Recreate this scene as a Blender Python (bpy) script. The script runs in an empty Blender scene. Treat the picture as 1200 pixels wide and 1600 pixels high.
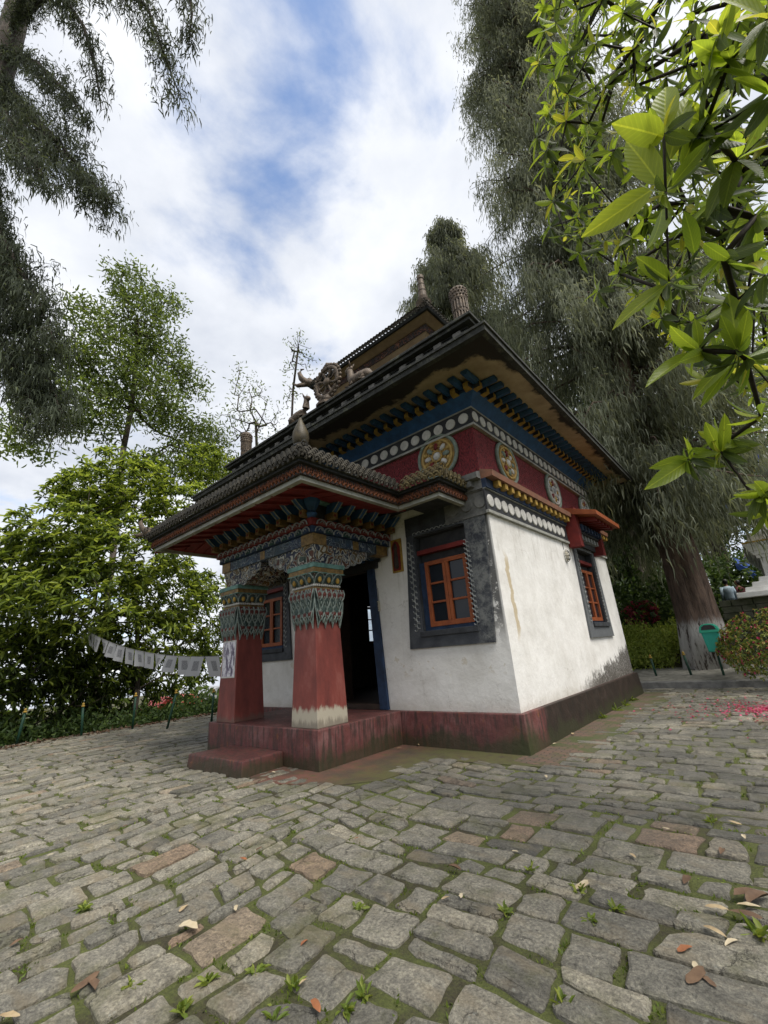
import bpy, math, random
import numpy as np
from mathutils import Matrix, Vector
random.seed(7); rng = np.random.default_rng(11)
sc = bpy.context.scene
COL = sc.collection
# ------------------------------------------------------------------ camera
F = 663.7; PC = np.array([600., 800.])
def _n(v): return v / np.linalg.norm(v)
_a = np.array([-215., 1088.]) - PC; _b = np.array([1202., 974.]) - PC
F = math.sqrt(-(_a @ _b))
_Y = _n(np.array([_b[0], _b[1], F])); _X = -_n(np.array([_a[0], _a[1], F])); _Z = np.cross(_X, _Y)
if _Z[1] > 0: _Z = -_Z
CM = np.array([_X, _Y, _Z]); CP = np.array([0., 0., 1.5])
cam_d = bpy.data.cameras.new('camera'); cam = bpy.data.objects.new('camera', cam_d); COL.objects.link(cam)
cam_d.sensor_fit = 'VERTICAL'; cam_d.sensor_height = 36.0; cam_d.lens = F / 1600 * 36
cam_d.clip_start = 0.05; cam_d.clip_end = 5000
cam.matrix_world = Matrix(((CM[0,0], -CM[0,1], -CM[0,2], CP[0]), (CM[1,0], -CM[1,1], -CM[1,2], CP[1]),
                           (CM[2,0], -CM[2,1], -CM[2,2], CP[2]), (0, 0, 0, 1)))
sc.camera = cam
def at(px, py, depth):
    "point of the place seen at a photo pixel, a real distance away"
    return CP + CM @ np.array([(px - PC[0]) / F, (py - PC[1]) / F, 1.0]) * depth
def aty(px, py, y):
    d = CM @ np.array([(px - PC[0]) / F, (py - PC[1]) / F, 1.0]); return CP + d * (y - CP[1]) / d[1]
def atx(px, py, x):
    d = CM @ np.array([(px - PC[0]) / F, (py - PC[1]) / F, 1.0]); return CP + d * (x - CP[0]) / d[0]
def atz(px, py, z=0.0):
    d = CM @ np.array([(px - PC[0]) / F, (py - PC[1]) / F, 1.0]); return CP + d * (z - CP[2]) / d[2]
def proj(P):
    q = (np.asarray(P, float) - CP) @ CM; return PC + F * q[..., :2] / q[..., 2:3]
# ------------------------------------------------------------------ world, sun, exposure
SUN_EL, SUN_AZ = math.radians(60), math.radians(98)      # azimuth measured from +Y towards +X
w = bpy.data.worlds.new('World'); sc.world = w; w.use_nodes = True
nt = w.node_tree; nt.nodes.clear()
def N(t, kind, **kw):
    n = t.nodes.new(kind)
    for k, v in kw.items(): setattr(n, k, v)
    return n
out = N(nt, 'ShaderNodeOutputWorld'); bg = N(nt, 'ShaderNodeBackground'); bg.inputs['Strength'].default_value = 0.085
sky = N(nt, 'ShaderNodeTexSky', sky_type='NISHITA', sun_disc=False, sun_elevation=SUN_EL, sun_rotation=SUN_AZ)
sky.air_density = 1.0; sky.dust_density = 1.2; sky.altitude = 1700
tc = N(nt, 'ShaderNodeTexCoord'); sep = N(nt, 'ShaderNodeSeparateXYZ'); nt.links.new(tc.outputs['Generated'], sep.inputs[0])
addz = N(nt, 'ShaderNodeMath', operation='ADD'); addz.inputs[1].default_value = 0.22
mxz = N(nt, 'ShaderNodeMath', operation='MAXIMUM'); mxz.inputs[1].default_value = 0.0
nt.links.new(sep.outputs['Z'], mxz.inputs[0]); nt.links.new(mxz.outputs[0], addz.inputs[0])
dx = N(nt, 'ShaderNodeMath', operation='DIVIDE'); dy = N(nt, 'ShaderNodeMath', operation='DIVIDE')
nt.links.new(sep.outputs['X'], dx.inputs[0]); nt.links.new(addz.outputs[0], dx.inputs[1])
nt.links.new(sep.outputs['Y'], dy.inputs[0]); nt.links.new(addz.outputs[0], dy.inputs[1])
cmb = N(nt, 'ShaderNodeCombineXYZ'); nt.links.new(dx.outputs[0], cmb.inputs[0]); nt.links.new(dy.outputs[0], cmb.inputs[1])
n1 = N(nt, 'ShaderNodeTexNoise'); n1.inputs['Scale'].default_value = 3.4; n1.inputs['Detail'].default_value = 9; n1.inputs['Roughness'].default_value = 0.56; n1.inputs['Distortion'].default_value = 0.15
mp = N(nt, 'ShaderNodeMapping'); mp.inputs['Location'].default_value = (3.1, 1.7, 0); mp.inputs['Scale'].default_value = (1.0, 0.8, 1)
nt.links.new(cmb.outputs[0], mp.inputs[0]); nt.links.new(mp.outputs[0], n1.inputs['Vector'])
# the thin spot in the cloud layer where blue shows
dist = N(nt, 'ShaderNodeVectorMath', operation='DISTANCE'); dist.inputs[1].default_value = (-0.285, 0.30, 0.0)
nt.links.new(cmb.outputs[0], dist.inputs[0])
hole = N(nt, 'ShaderNodeMapRange'); hole.inputs['From Min'].default_value = 0.02; hole.inputs['From Max'].default_value = 0.30
hole.inputs['To Min'].default_value = -0.12; hole.inputs['To Max'].default_value = 0.11
nt.links.new(dist.outputs['Value'], hole.inputs['Value'])
sm = N(nt, 'ShaderNodeMath', operation='ADD'); nt.links.new(n1.outputs['Fac'], sm.inputs[0]); nt.links.new(hole.outputs[0], sm.inputs[1])
cov = N(nt, 'ShaderNodeMapRange', interpolation_type='SMOOTHSTEP'); cov.inputs['From Min'].default_value = 0.30; cov.inputs['From Max'].default_value = 0.56
nt.links.new(sm.outputs[0], cov.inputs['Value'])
n2 = N(nt, 'ShaderNodeTexNoise'); n2.inputs['Scale'].default_value = 2.3; n2.inputs['Detail'].default_value = 7; n2.inputs['Roughness'].default_value = 0.55
mp2 = N(nt, 'ShaderNodeMapping'); mp2.inputs['Location'].default_value = (7.7, -2.2, 1); nt.links.new(cmb.outputs[0], mp2.inputs[0]); nt.links.new(mp2.outputs[0], n2.inputs['Vector'])
cr = N(nt, 'ShaderNodeValToRGB'); cr.color_ramp.elements[0].position = 0.33; cr.color_ramp.elements[0].color = (2.65, 2.85, 3.25, 1)
cr.color_ramp.elements[1].position = 0.62; cr.color_ramp.elements[1].color = (4.15, 4.25, 4.45, 1)
nt.links.new(n2.outputs['Fac'], cr.inputs[0])
skm = N(nt, 'ShaderNodeMix', data_type='RGBA', blend_type='MULTIPLY'); skm.inputs['Factor'].default_value = 1.0; skm.inputs['B'].default_value = (1.3, 1.25, 1.2, 1)
nt.links.new(sky.outputs[0], skm.inputs['A'])
mixc = N(nt, 'ShaderNodeMix', data_type='RGBA'); nt.links.new(cov.outputs[0], mixc.inputs['Factor'])
nt.links.new(skm.outputs['Result'], mixc.inputs['A']); nt.links.new(cr.outputs[0], mixc.inputs['B'])
nt.links.new(mixc.outputs['Result'], bg.inputs['Color']); nt.links.new(bg.outputs[0], out.inputs[0])
sd = bpy.data.lights.new('sun', 'SUN'); so = bpy.data.objects.new('sun', sd); COL.objects.link(so)
sd.energy = 1.5; sd.angle = math.radians(35); sd.color = (1.0, 0.95, 0.87)
_sd = Vector((math.sin(SUN_AZ) * math.cos(SUN_EL), math.cos(SUN_AZ) * math.cos(SUN_EL), math.sin(SUN_EL)))
so.rotation_euler = _sd.to_track_quat('Z', 'Y').to_euler()
so.location = (0, 0, 40)
vs = sc.view_settings; vs.view_transform = 'Standard'; vs.look = 'None'; vs.gamma = 1; vs.use_curve_mapping = False; vs.exposure = 1.55
sc.cycles.max_bounces = 5; sc.cycles.diffuse_bounces = 3; sc.cycles.glossy_bounces = 2; sc.cycles.transmission_bounces = 4; sc.cycles.caustics_reflective = False; sc.cycles.caustics_refractive = False
# ------------------------------------------------------------------ helpers
WM = {}
def link(name, data, parent=None, mw=None, label=None, cat=None, group=None, kind=None):
    o = bpy.data.objects.new(name, data); COL.objects.link(o)
    mw = mw if mw is not None else Matrix.Identity(4)
    if parent is not None:
        o.parent = parent; o.matrix_parent_inverse = WM.get(parent.name, Matrix.Identity(4)).inverted()
    o.matrix_basis = mw; WM[o.name] = mw
    if label: o['label'] = label
    if cat: o['category'] = cat
    if group: o['group'] = group
    if kind: o['kind'] = kind
    return o
def thing(name, label, cat, loc=(0, 0, 0), group=None):
    return link(name, None, None, Matrix.Translation(Vector(loc)), label, cat, group)
class MB:
    def __init__(s): s.v = []; s.f = []; s.mi = []; s.cur = 0; s.marks = []
    def add(s, vs, fs):
        b = len(s.v); s.marks.append((b, len(s.f))); s.v += [tuple(map(float, p)) for p in vs]
        for f in fs: s.f.append([b + i for i in f]); s.mi.append(s.cur)
        return s
    def hexa(s, p):
        return s.add(p, [(3,2,1,0),(4,5,6,7),(0,1,5,4),(1,2,6,5),(2,3,7,6),(3,0,4,7)])
    def box(s, x0, x1, y0, y1, z0, z1):
        return s.hexa([(x0,y0,z0),(x1,y0,z0),(x1,y1,z0),(x0,y1,z0),(x0,y0,z1),(x1,y0,z1),(x1,y1,z1),(x0,y1,z1)])
    def frustum(s, cx, cy, h0, z0, h1, z1, k0=None, k1=None):
        k0 = h0 if k0 is None else k0; k1 = h1 if k1 is None else k1
        return s.hexa([(cx-h0,cy-k0,z0),(cx+h0,cy-k0,z0),(cx+h0,cy+k0,z0),(cx-h0,cy+k0,z0),(cx-h1,cy-k1,z1),(cx+h1,cy-k1,z1),(cx+h1,cy+k1,z1),(cx-h1,cy+k1,z1)])
    def prism(s, poly, fn, a0, a1):
        "extrude a 2d outline; fn(u, v, a) gives the point"
        n = len(poly)
        vs = [fn(u, v, a0) for u, v in poly] + [fn(u, v, a1) for u, v in poly]
        return s.add(vs, [tuple(range(n))[::-1], tuple(range(n, 2*n))] + [(i, (i+1) % n, n+(i+1) % n, n+i) for i in range(n)])
    def lathe(s, prof, c, n=14, axis=None):
        A = np.eye(3) if axis is None else axis
        vs = []; c = np.array(c, float)
        for r, z in prof:
            for k in range(n):
                a = 2*math.pi*k/n; vs.append(c + A @ np.array([r*math.cos(a), r*math.sin(a), z]))
        fs = []
        for i in range(len(prof)-1):
            for k in range(n): fs.append((i*n+k, i*n+(k+1) % n, (i+1)*n+(k+1) % n, (i+1)*n+k))
        fs.append(tuple(range(n))[::-1]); fs.append(tuple(range((len(prof)-1)*n, len(prof)*n)))
        return s.add(vs, fs)
    def tube(s, pts, rad, n=6, closed=False):
        pts = np.array(pts, float); m = len(pts)
        rad = np.full(m, rad) if np.isscalar(rad) else np.array(rad, float)
        if closed: tg = np.roll(pts, -1, 0) - np.roll(pts, 1, 0)
        else: tg = np.gradient(pts, axis=0)
        tg /= np.linalg.norm(tg, axis=1)[:, None] + 1e-9
        ref = np.where(np.abs(tg[:, 2:3]) > .9, np.array([[1., 0, 0]]), np.array([[0., 0, 1]]))
        u = np.cross(tg, ref); u /= np.linalg.norm(u, axis=1)[:, None] + 1e-9; v = np.cross(tg, u)
        an = np.arange(n) * 2*math.pi/n
        P = pts[:, None, :] + rad[:, None, None] * (np.cos(an)[None, :, None]*u[:, None, :] + np.sin(an)[None, :, None]*v[:, None, :])
        fs = []
        for i in range(m if closed else m-1):
            j = (i+1) % m
            for k in range(n): fs.append((i*n+k, i*n+(k+1) % n, j*n+(k+1) % n, j*n+k))
        if not closed: fs += [tuple(range(n))[::-1], tuple(range((m-1)*n, m*n))]
        return s.add(P.reshape(-1, 3), fs)
    def ell(s, c, r, rot=None, n=10, m=7):
        R = np.eye(3) if rot is None else np.array(rot)
        vs = []
        for i in range(m+1):
            t = math.pi*i/m
            for k in range(n):
                a = 2*math.pi*k/n
                vs.append(np.array(c) + R @ (np.array([math.sin(t)*math.cos(a), math.sin(t)*math.sin(a), math.cos(t)])*np.array(r)))
        return s.add(vs, [(i*n+k, (i+1)*n+k, (i+1)*n+(k+1) % n, i*n+(k+1) % n) for i in range(m) for k in range(n)])
    def mesh(s, name, mats, smooth=False, bevel=0):
        me = bpy.data.meshes.new(name); me.from_pydata(s.v, [], s.f)
        for m in (mats if isinstance(mats, (list, tuple)) else [mats]): me.materials.append(m)
        if max(s.mi, default=0) > 0: me.polygons.foreach_set('material_index', s.mi)
        import bmesh
        b = bmesh.new(); b.from_mesh(me); bmesh.ops.recalc_face_normals(b, faces=b.faces)
        if bevel > 0: bmesh.ops.bevel(b, geom=list(b.edges), offset=bevel, segments=2, affect='EDGES', profile=.6)
        b.to_mesh(me); b.free()
        if smooth: me.polygons.foreach_set('use_smooth', [True]*len(me.polygons))
        me.update(); return me
    def build_each(s, name, mats, parent=None, **kw):
        "one object for every primitive added"
        for a, (v0, f0) in enumerate(s.marks):
            v1, f1 = s.marks[a+1] if a+1 < len(s.marks) else (len(s.v), len(s.f)); q = MB(); q.v = s.v[v0:v1]; q.f = [[i-v0 for i in f] for f in s.f[f0:f1]]; q.mi = s.mi[f0:f1]; q.build(name, mats, parent, **kw)
    def build(s, name, mats, parent=None, smooth=False, bevel=0, **kw):
        return link(name, s.mesh(name, mats, smooth, bevel), parent, None, **kw)
def fast_mesh(name, V, faces, mat, tint=None, smooth=False):
    "V (N,3); faces (M,k)"
    V = np.ascontiguousarray(V, np.float32); faces = np.ascontiguousarray(faces, np.int32); k = faces.shape[1]
    me = bpy.data.meshes.new(name); me.vertices.add(len(V)); me.vertices.foreach_set('co', V.ravel())
    me.loops.add(faces.size); me.loops.foreach_set('vertex_index', faces.ravel())
    me.polygons.add(len(faces)); me.polygons.foreach_set('loop_start', np.arange(0, faces.size, k, dtype=np.int32))
    me.polygons.foreach_set('loop_total', np.full(len(faces), k, np.int32))
    me.materials.append(mat)
    if tint is not None:
        at_ = me.attributes.new('tint', 'FLOAT', 'POINT'); at_.data.foreach_set('value', np.ascontiguousarray(tint, np.float32))
    if smooth: me.polygons.foreach_set('use_smooth', np.ones(len(faces), bool))
    me.update(calc_edges=True); return me
def unit(a): return a / (np.linalg.norm(a, axis=-1, keepdims=True) + 1e-9)
def rdir(n): return unit(rng.normal(size=(n, 3)))
# leaf shapes: (along, across, fold)
SH4 = (np.array([(0,0,0),(.45,.5,.0),(1,0,-.12),(.45,-.5,.0)]), np.array([(0,1,2,3)]))
SH6 = (np.array([(0,0,0),(.3,.42,.08),(.72,.40,.02),(1,0,-.16),(.72,-.40,.02),(.3,-.42,.08)]), np.array([(0,1,2,3),(0,3,4,5)]))
SH3 = (np.array([(0,.5,0),(0,-.5,0),(.55,-.42,0),(.55,.42,0),(1,0,0)]), np.array([(0,1,2,3)]))
STR = (np.array([(0,.5,0),(0,-.5,0),(1,-.14,0),(1,.14,0)]), np.array([(0,1,2,3)]))
def leaves(name, P, D, L, Wd, mat, tint, shape=SH4, up=None):
    n = len(P); D = unit(D)
    up = rdir(n) if up is None else up
    S = unit(np.cross(D, up)); U = np.cross(S, D)
    L = np.broadcast_to(L, (n,)); Wd = np.broadcast_to(Wd, (n,))
    sv, sf = shape; k = len(sv)
    V = (P[:, None, :] + sv[None, :, 0:1]*L[:, None, None]*D[:, None, :] + sv[None, :, 1:2]*Wd[:, None, None]*S[:, None, :]
         + sv[None, :, 2:3]*L[:, None, None]*U[:, None, :]).reshape(-1, 3)
    Fc = (np.arange(n)[:, None, None]*k + sf[None]).reshape(-1, sf.shape[1])
    return fast_mesh(name, V, Fc, mat, np.repeat(tint, k))
# ------------------------------------------------------------------ materials
def newmat(name):
    m = bpy.data.materials.new(name); m.use_nodes = True; t = m.node_tree; t.nodes.clear()
    o = N(t, 'ShaderNodeOutputMaterial'); b = N(t, 'ShaderNodeBsdfPrincipled'); t.links.new(b.outputs[0], o.inputs[0])
    return m, t, b, o
def c4(c): return (c[0], c[1], c[2], 1)
def tnoise(t, scale, detail=5, rough=.6, vec=None, stretch=None):
    n = N(t, 'ShaderNodeTexNoise'); n.inputs['Scale'].default_value = scale; n.inputs['Detail'].default_value = detail; n.inputs['Roughness'].default_value = rough
    if vec is None: vec = N(t, 'ShaderNodeNewGeometry').outputs['Position']
    if stretch:
        mp = N(t, 'ShaderNodeMapping'); mp.inputs['Scale'].default_value = stretch; t.links.new(vec, mp.inputs[0]); vec = mp.outputs[0]
    t.links.new(vec, n.inputs['Vector']); return n
def ramp(t, fac, stops, interp='LINEAR'):
    r = N(t, 'ShaderNodeValToRGB'); r.color_ramp.interpolation = interp; e = r.color_ramp.elements
    while len(e) < len(stops): e.new(.5)
    for k, (p, c) in enumerate(stops): e[k].position = p; e[k].color = c4(c) if not np.isscalar(c) else (c, c, c, 1)
    t.links.new(fac, r.inputs[0]); return r.outputs[0]
def mix(t, fac, a, b, mode='MIX'):
    m = N(t, 'ShaderNodeMix', data_type='RGBA', blend_type=mode)
    for s, x in (('Factor', fac), ('A', a), ('B', b)):
        if isinstance(x, (int, float)): m.inputs[s].default_value = x
        elif isinstance(x, tuple): m.inputs[s].default_value = c4(x)
        else: t.links.new(x, m.inputs[s])
    return m.outputs['Result']
def mth(t, op, a, b=0.0, clamp=False):
    m = N(t, 'ShaderNodeMath', operation=op, use_clamp=clamp)
    for i, x in enumerate((a, b)):
        if isinstance(x, (int, float)): m.inputs[i].default_value = x
        else: t.links.new(x, m.inputs[i])
    return m.outputs[0]
def rngmap(t, v, a, b, c=0., d=1., smooth=True):
    m = N(t, 'ShaderNodeMapRange'); m.interpolation_type = 'SMOOTHSTEP' if smooth else 'LINEAR'
    for k, x in zip(('From Min', 'From Max', 'To Min', 'To Max'), (a, b, c, d)): m.inputs[k].default_value = x
    t.links.new(v, m.inputs['Value']); return m.outputs[0]
def bumpn(t, b, h, strength=.3, dist=.02):
    n = N(t, 'ShaderNodeBump'); n.inputs['Strength'].default_value = strength; n.inputs['Distance'].default_value = dist
    t.links.new(h, n.inputs['Height']); t.links.new(n.outputs[0], b.inputs['Normal'])
def mat(name, c1, c2=None, scale=4, rough=.75, bump=.25, bscale=40, spec=.3, metal=0, lo=.35, hi=.68):
    m, t, b, o = newmat(name); c2 = c2 or tuple(x*.6 for x in c1)
    n = tnoise(t, scale, 7, .65)
    t.links.new(ramp(t, n.outputs['Fac'], [(lo, c2), (hi, c1)]), b.inputs['Base Color'])
    b.inputs['Roughness'].default_value = rough; b.inputs['Specular IOR Level'].default_value = spec; b.inputs['Metallic'].default_value = metal
    if bump: bumpn(t, b, tnoise(t, bscale, 4).outputs['Fac'], bump, .01)
    return m
def leafmat(name, stops, trans=.35, rough=.5, spec=.3, veins=False):
    m, t, b, o = newmat(name)
    a = N(t, 'ShaderNodeAttribute', attribute_name='tint')
    col = ramp(t, a.outputs['Fac'], stops)
    if veins:
        lv = N(t, 'ShaderNodeAttribute', attribute_name='leafuv'); sp = N(t, 'ShaderNodeSeparateXYZ'); t.links.new(lv.outputs['Vector'], sp.inputs[0])
        aw = mth(t, 'ABSOLUTE', sp.outputs[1]); sv_ = mth(t, 'SINE', mth(t, 'SUBTRACT', mth(t, 'MULTIPLY', sp.outputs[0], 62), mth(t, 'MULTIPLY', aw, 34)))
        col = mix(t, rngmap(t, sv_, .55, 1, 0, .28), col, mix(t, 1.0, col, (1.5,1.4,1.2), 'MULTIPLY')); col = mix(t, rngmap(t, aw, .045, .015, 0, .7), col, mix(t, 1.0, col, (1.9,1.7,1.6), 'MULTIPLY'))
        nb_ = tnoise(t, 26, 6, .7); col = mix(t, rngmap(t, nb_.outputs['Fac'], .62, .70, 0, .55), col, (.09,.06,.02)); col = mix(t, rngmap(t, tnoise(t, 7, 3).outputs['Fac'], .35, .65, .35, 0), col, mix(t, 1.0, col, (.6,.7,.6), 'MULTIPLY'))
        bumpn(t, b, mth(t, 'ADD', mth(t, 'MULTIPLY', sv_, .3), tnoise(t, 40, 3).outputs['Fac']), .25, .004)
    t.links.new(col, b.inputs['Base Color'])
    b.inputs['Roughness'].default_value = rough; b.inputs['Specular IOR Level'].default_value = spec
    tr = N(t, 'ShaderNodeBsdfTranslucent'); t.links.new(mix(t, .55, col, mix(t, 1.0, col, (1.7, 1.6, .6), 'MULTIPLY')), tr.inputs['Color'])
    ms = N(t, 'ShaderNodeMixShader'); ms.inputs[0].default_value = trans
    t.links.new(b.outputs[0], ms.inputs[1]); t.links.new(tr.outputs[0], ms.inputs[2]); t.links.new(ms.outputs[0], o.inputs[0]); return m
def posxyz(t):
    s = N(t, 'ShaderNodeSeparateXYZ'); t.links.new(N(t, 'ShaderNodeNewGeometry').outputs['Position'], s.inputs[0]); return s.outputs
MT = {}
MT['navy'] = mat('navy paint', (.022,.045,.10), (.012,.022,.045), 6, .6)
MT['blue'] = mat('blue paint', (.03,.10,.24), (.02,.055,.13), 5, .6)
MT['black'] = mat('black paint', (.018,.02,.024), (.04,.04,.042), 5, .65)
MT['char'] = mat('charcoal plaster', (.055,.06,.068), (.025,.027,.03), 5, .8, .4, 30)
MT['yellow'] = mat('ochre paint', (.42,.27,.05), (.22,.13,.03), 8, .6)
MT['orange'] = mat('orange paint', (.30,.085,.026), (.20,.05,.018), 6, .5)
MT['brick_orange'] = mat('faded orange ledge', (.27,.12,.07), (.17,.09,.06), 5, .75)
MT['red'] = mat('dull red paint', (.20,.025,.02), (.11,.015,.014), 5, .6)
MT['white'] = mat('white paint', (.62,.60,.56), (.42,.41,.38), 9, .7)
MT['grey'] = mat('grey plaster', (.22,.22,.21), (.09,.09,.088), 4, .85, .4, 30)
MT['teal'] = mat('faded teal paint', (.16,.30,.27), (.07,.15,.13), 10, .6)
MT['green'] = mat('green paint', (.014,.06,.035), (.01,.035,.022), 6, .5)
MT['gold'] = mat('weathered gold', (.30,.19,.06), (.10,.065,.03), 12, .5, .5, 60, .4, .3)
MT['bronze'] = mat('weathered brass', (.17,.125,.085), (.05,.04,.032), 14, .6, .6, 50, .4, .25)
MT['trim'] = mat('weathered metal tile trim', (.10,.088,.066), (.03,.029,.026), 8, .7, .4, 50, .3, .1)
MT['goldtrim'] = mat('gilded tile trim', (.19,.145,.06), (.06,.05,.028), 8, .6, .4, 50, .3, .2)
MT['dark'] = mat('dark mouldy concrete', (.04,.042,.042), (.012,.013,.013), 5, .85, .5, 30)
MT['tan'] = mat('bare tan plaster', (.30,.22,.13), (.20,.14,.085), 3, .85)
MT['wood'] = mat('dark wood', (.05,.03,.02), (.025,.016,.012), 6, .6)
MT['room'] = mat('darkened room plaster', (.10,.09,.08), (.06,.055,.05), 4, .9)  # inner wall layer coloured dark so the room keeps its shade
MT['cream'] = mat('cream plastic', (.5,.46,.36), (.4,.36,.28), 6, .5)
MT['pale'] = mat('pale painted board', (.42,.42,.38), (.2,.2,.18), 3, .8)
# ------------------------------------------------------------------ special surface materials
def m_whitewall():
    m, t, b, o = newmat('limewashed wall'); X, Y, Z = posxyz(t)
    n = tnoise(t, 1.3, 8, .7); nf = tnoise(t, 9, 6, .7)
    streak = tnoise(t, 3.0, 6, .7, stretch=(3, 3, .35))
    base = ramp(t, n.outputs['Fac'], [(.32, (.62,.60,.56)), (.58, (.78,.765,.735))])
    base = mix(t, rngmap(t, streak.outputs['Fac'], .58, .76, 0, .25), base, (.42,.38,.31))
    low = mth(t, 'SUBTRACT', mth(t, 'ADD', .95, mth(t, 'MULTIPLY', nf.outputs['Fac'], -.35)), Z)      # rising damp
    base = mix(t, mth(t, 'MULTIPLY', rngmap(t, low, .0, .35), .45), base, (.36,.31,.22))
    side = rngmap(t, X, -3.15, -3.11)
    # black mould growing from the foot of the far half of the side wall
    hgt = mth(t, 'ADD', mth(t, 'MULTIPLY', rngmap(t, Y, 8.6, 13.5, 0, 1, False), .72), .46)
    mo = mth(t, 'ADD', mth(t, 'SUBTRACT', hgt, Z), mth(t, 'MULTIPLY', mth(t, 'SUBTRACT', tnoise(t, 3.2, 10, .8).outputs['Fac'], .5), 1.3))
    mo = mth(t, 'MULTIPLY', mth(t, 'MULTIPLY', mth(t, 'MULTIPLY', rngmap(t, mo, -.10, .10), rngmap(t, tnoise(t, 26, 5, .75).outputs['Fac'], .30, .52, .45, 1)), side), rngmap(t, Y, 8.6, 10.5))
    base = mix(t, mth(t, 'MULTIPLY', mo, .93), base, (.045,.038,.030))
    # old yellow drip beside the corner
    wv = mth(t, 'MULTIPLY', mth(t, 'SUBTRACT', tnoise(t, 2.2, 3, .5, stretch=(0, 0, 1)).outputs['Fac'], .5), .5)
    ctr = mth(t, 'ADD', mth(t, 'MULTIPLY', rngmap(t, Z, 1.4, 3.05, 0, 1, False), -.10), 6.93)
    dd = mth(t, 'ABSOLUTE', mth(t, 'SUBTRACT', mth(t, 'ADD', Y, wv), ctr))
    wid = mth(t, 'MULTIPLY', tnoise(t, 6, 4, .6).outputs['Fac'], .13)
    dr = mth(t, 'MULTIPLY', rngmap(t, mth(t, 'SUBTRACT', wid, dd), -.005, .012), mth(t, 'MULTIPLY', rngmap(t, Z, 1.45, 1.8), rngmap(t, Z, 3.1, 2.8)))
    base = mix(t, mth(t, 'MULTIPLY', mth(t, 'MULTIPLY', dr, side), .75), base, (.44,.34,.18))
    # mould beside the front window and peeling under it
    fr = mth(t, 'SUBTRACT', 1.0, side)
    e = mth(t, 'ADD', rngmap(t, X, -3.55, -3.12, -.25, .30, False), mth(t, 'MULTIPLY', mth(t, 'SUBTRACT', tnoise(t, 9, 9, .8).outputs['Fac'], .5), 1.6))
    e = mth(t, 'MULTIPLY', mth(t, 'MULTIPLY', rngmap(t, e, .02, .16), rngmap(t, Z, 1.35, 2.1)), mth(t, 'MULTIPLY', fr, rngmap(t, X, -3.7, -3.4)))
    base = mix(t, mth(t, 'MULTIPLY', e, .85), base, (.035,.036,.038))
    pl = mth(t, 'MULTIPLY', rngmap(t, tnoise(t, 2.6, 8, .7).outputs['Fac'], .57, .60), mth(t, 'MULTIPLY', rngmap(t, Z, 1.0, 1.2), rngmap(t, Z, 1.6, 1.4)))
    base = mix(t, mth(t, 'MULTIPLY', mth(t, 'MULTIPLY', pl, fr), .5), base, (.47,.40,.27))
    hc = N(t, 'ShaderNodeTexVoronoi', feature='DISTANCE_TO_EDGE'); hc.inputs['Scale'].default_value = .9; hw = N(t, 'ShaderNodeVectorMath', operation='ADD'); hs = N(t, 'ShaderNodeVectorMath', operation='SCALE'); hs.inputs['Scale'].default_value = .7
    t.links.new(tnoise(t, 2.5, 6, .7).outputs['Color'], hs.inputs[0]); t.links.new(N(t, 'ShaderNodeNewGeometry').outputs['Position'], hw.inputs[0]); t.links.new(hs.outputs[0], hw.inputs[1]); t.links.new(hw.outputs[0], hc.inputs['Vector'])
    base = mix(t, mth(t, 'MULTIPLY', rngmap(t, hc.outputs['Distance'], .007, .002), rngmap(t, tnoise(t, .8, 3).outputs['Fac'], .46, .6, 0, .5)), base, (.25,.22,.18))
    rn = tnoise(t, 5, 6, .7, stretch=(2.2, 2.2, .14)); base = mix(t, mth(t, 'MULTIPLY', rngmap(t, rn.outputs['Fac'], .54, .68, 0, .5), rngmap(t, Z, 2.3, 3.7, .15, 1)), base, (.30,.27,.22))
    t.links.new(base, b.inputs['Base Color']); b.inputs['Roughness'].default_value = .88; b.inputs['Specular IOR Level'].default_value = .2
    bumpn(t, b, mth(t, 'ADD', mth(t, 'MULTIPLY', tnoise(t, 22, 6, .6).outputs['Fac'], .5), mth(t, 'MULTIPLY', tnoise(t, 2.2, 4).outputs['Fac'], 3)), .32, .022); return m
MT['wall'] = m_whitewall()
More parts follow.
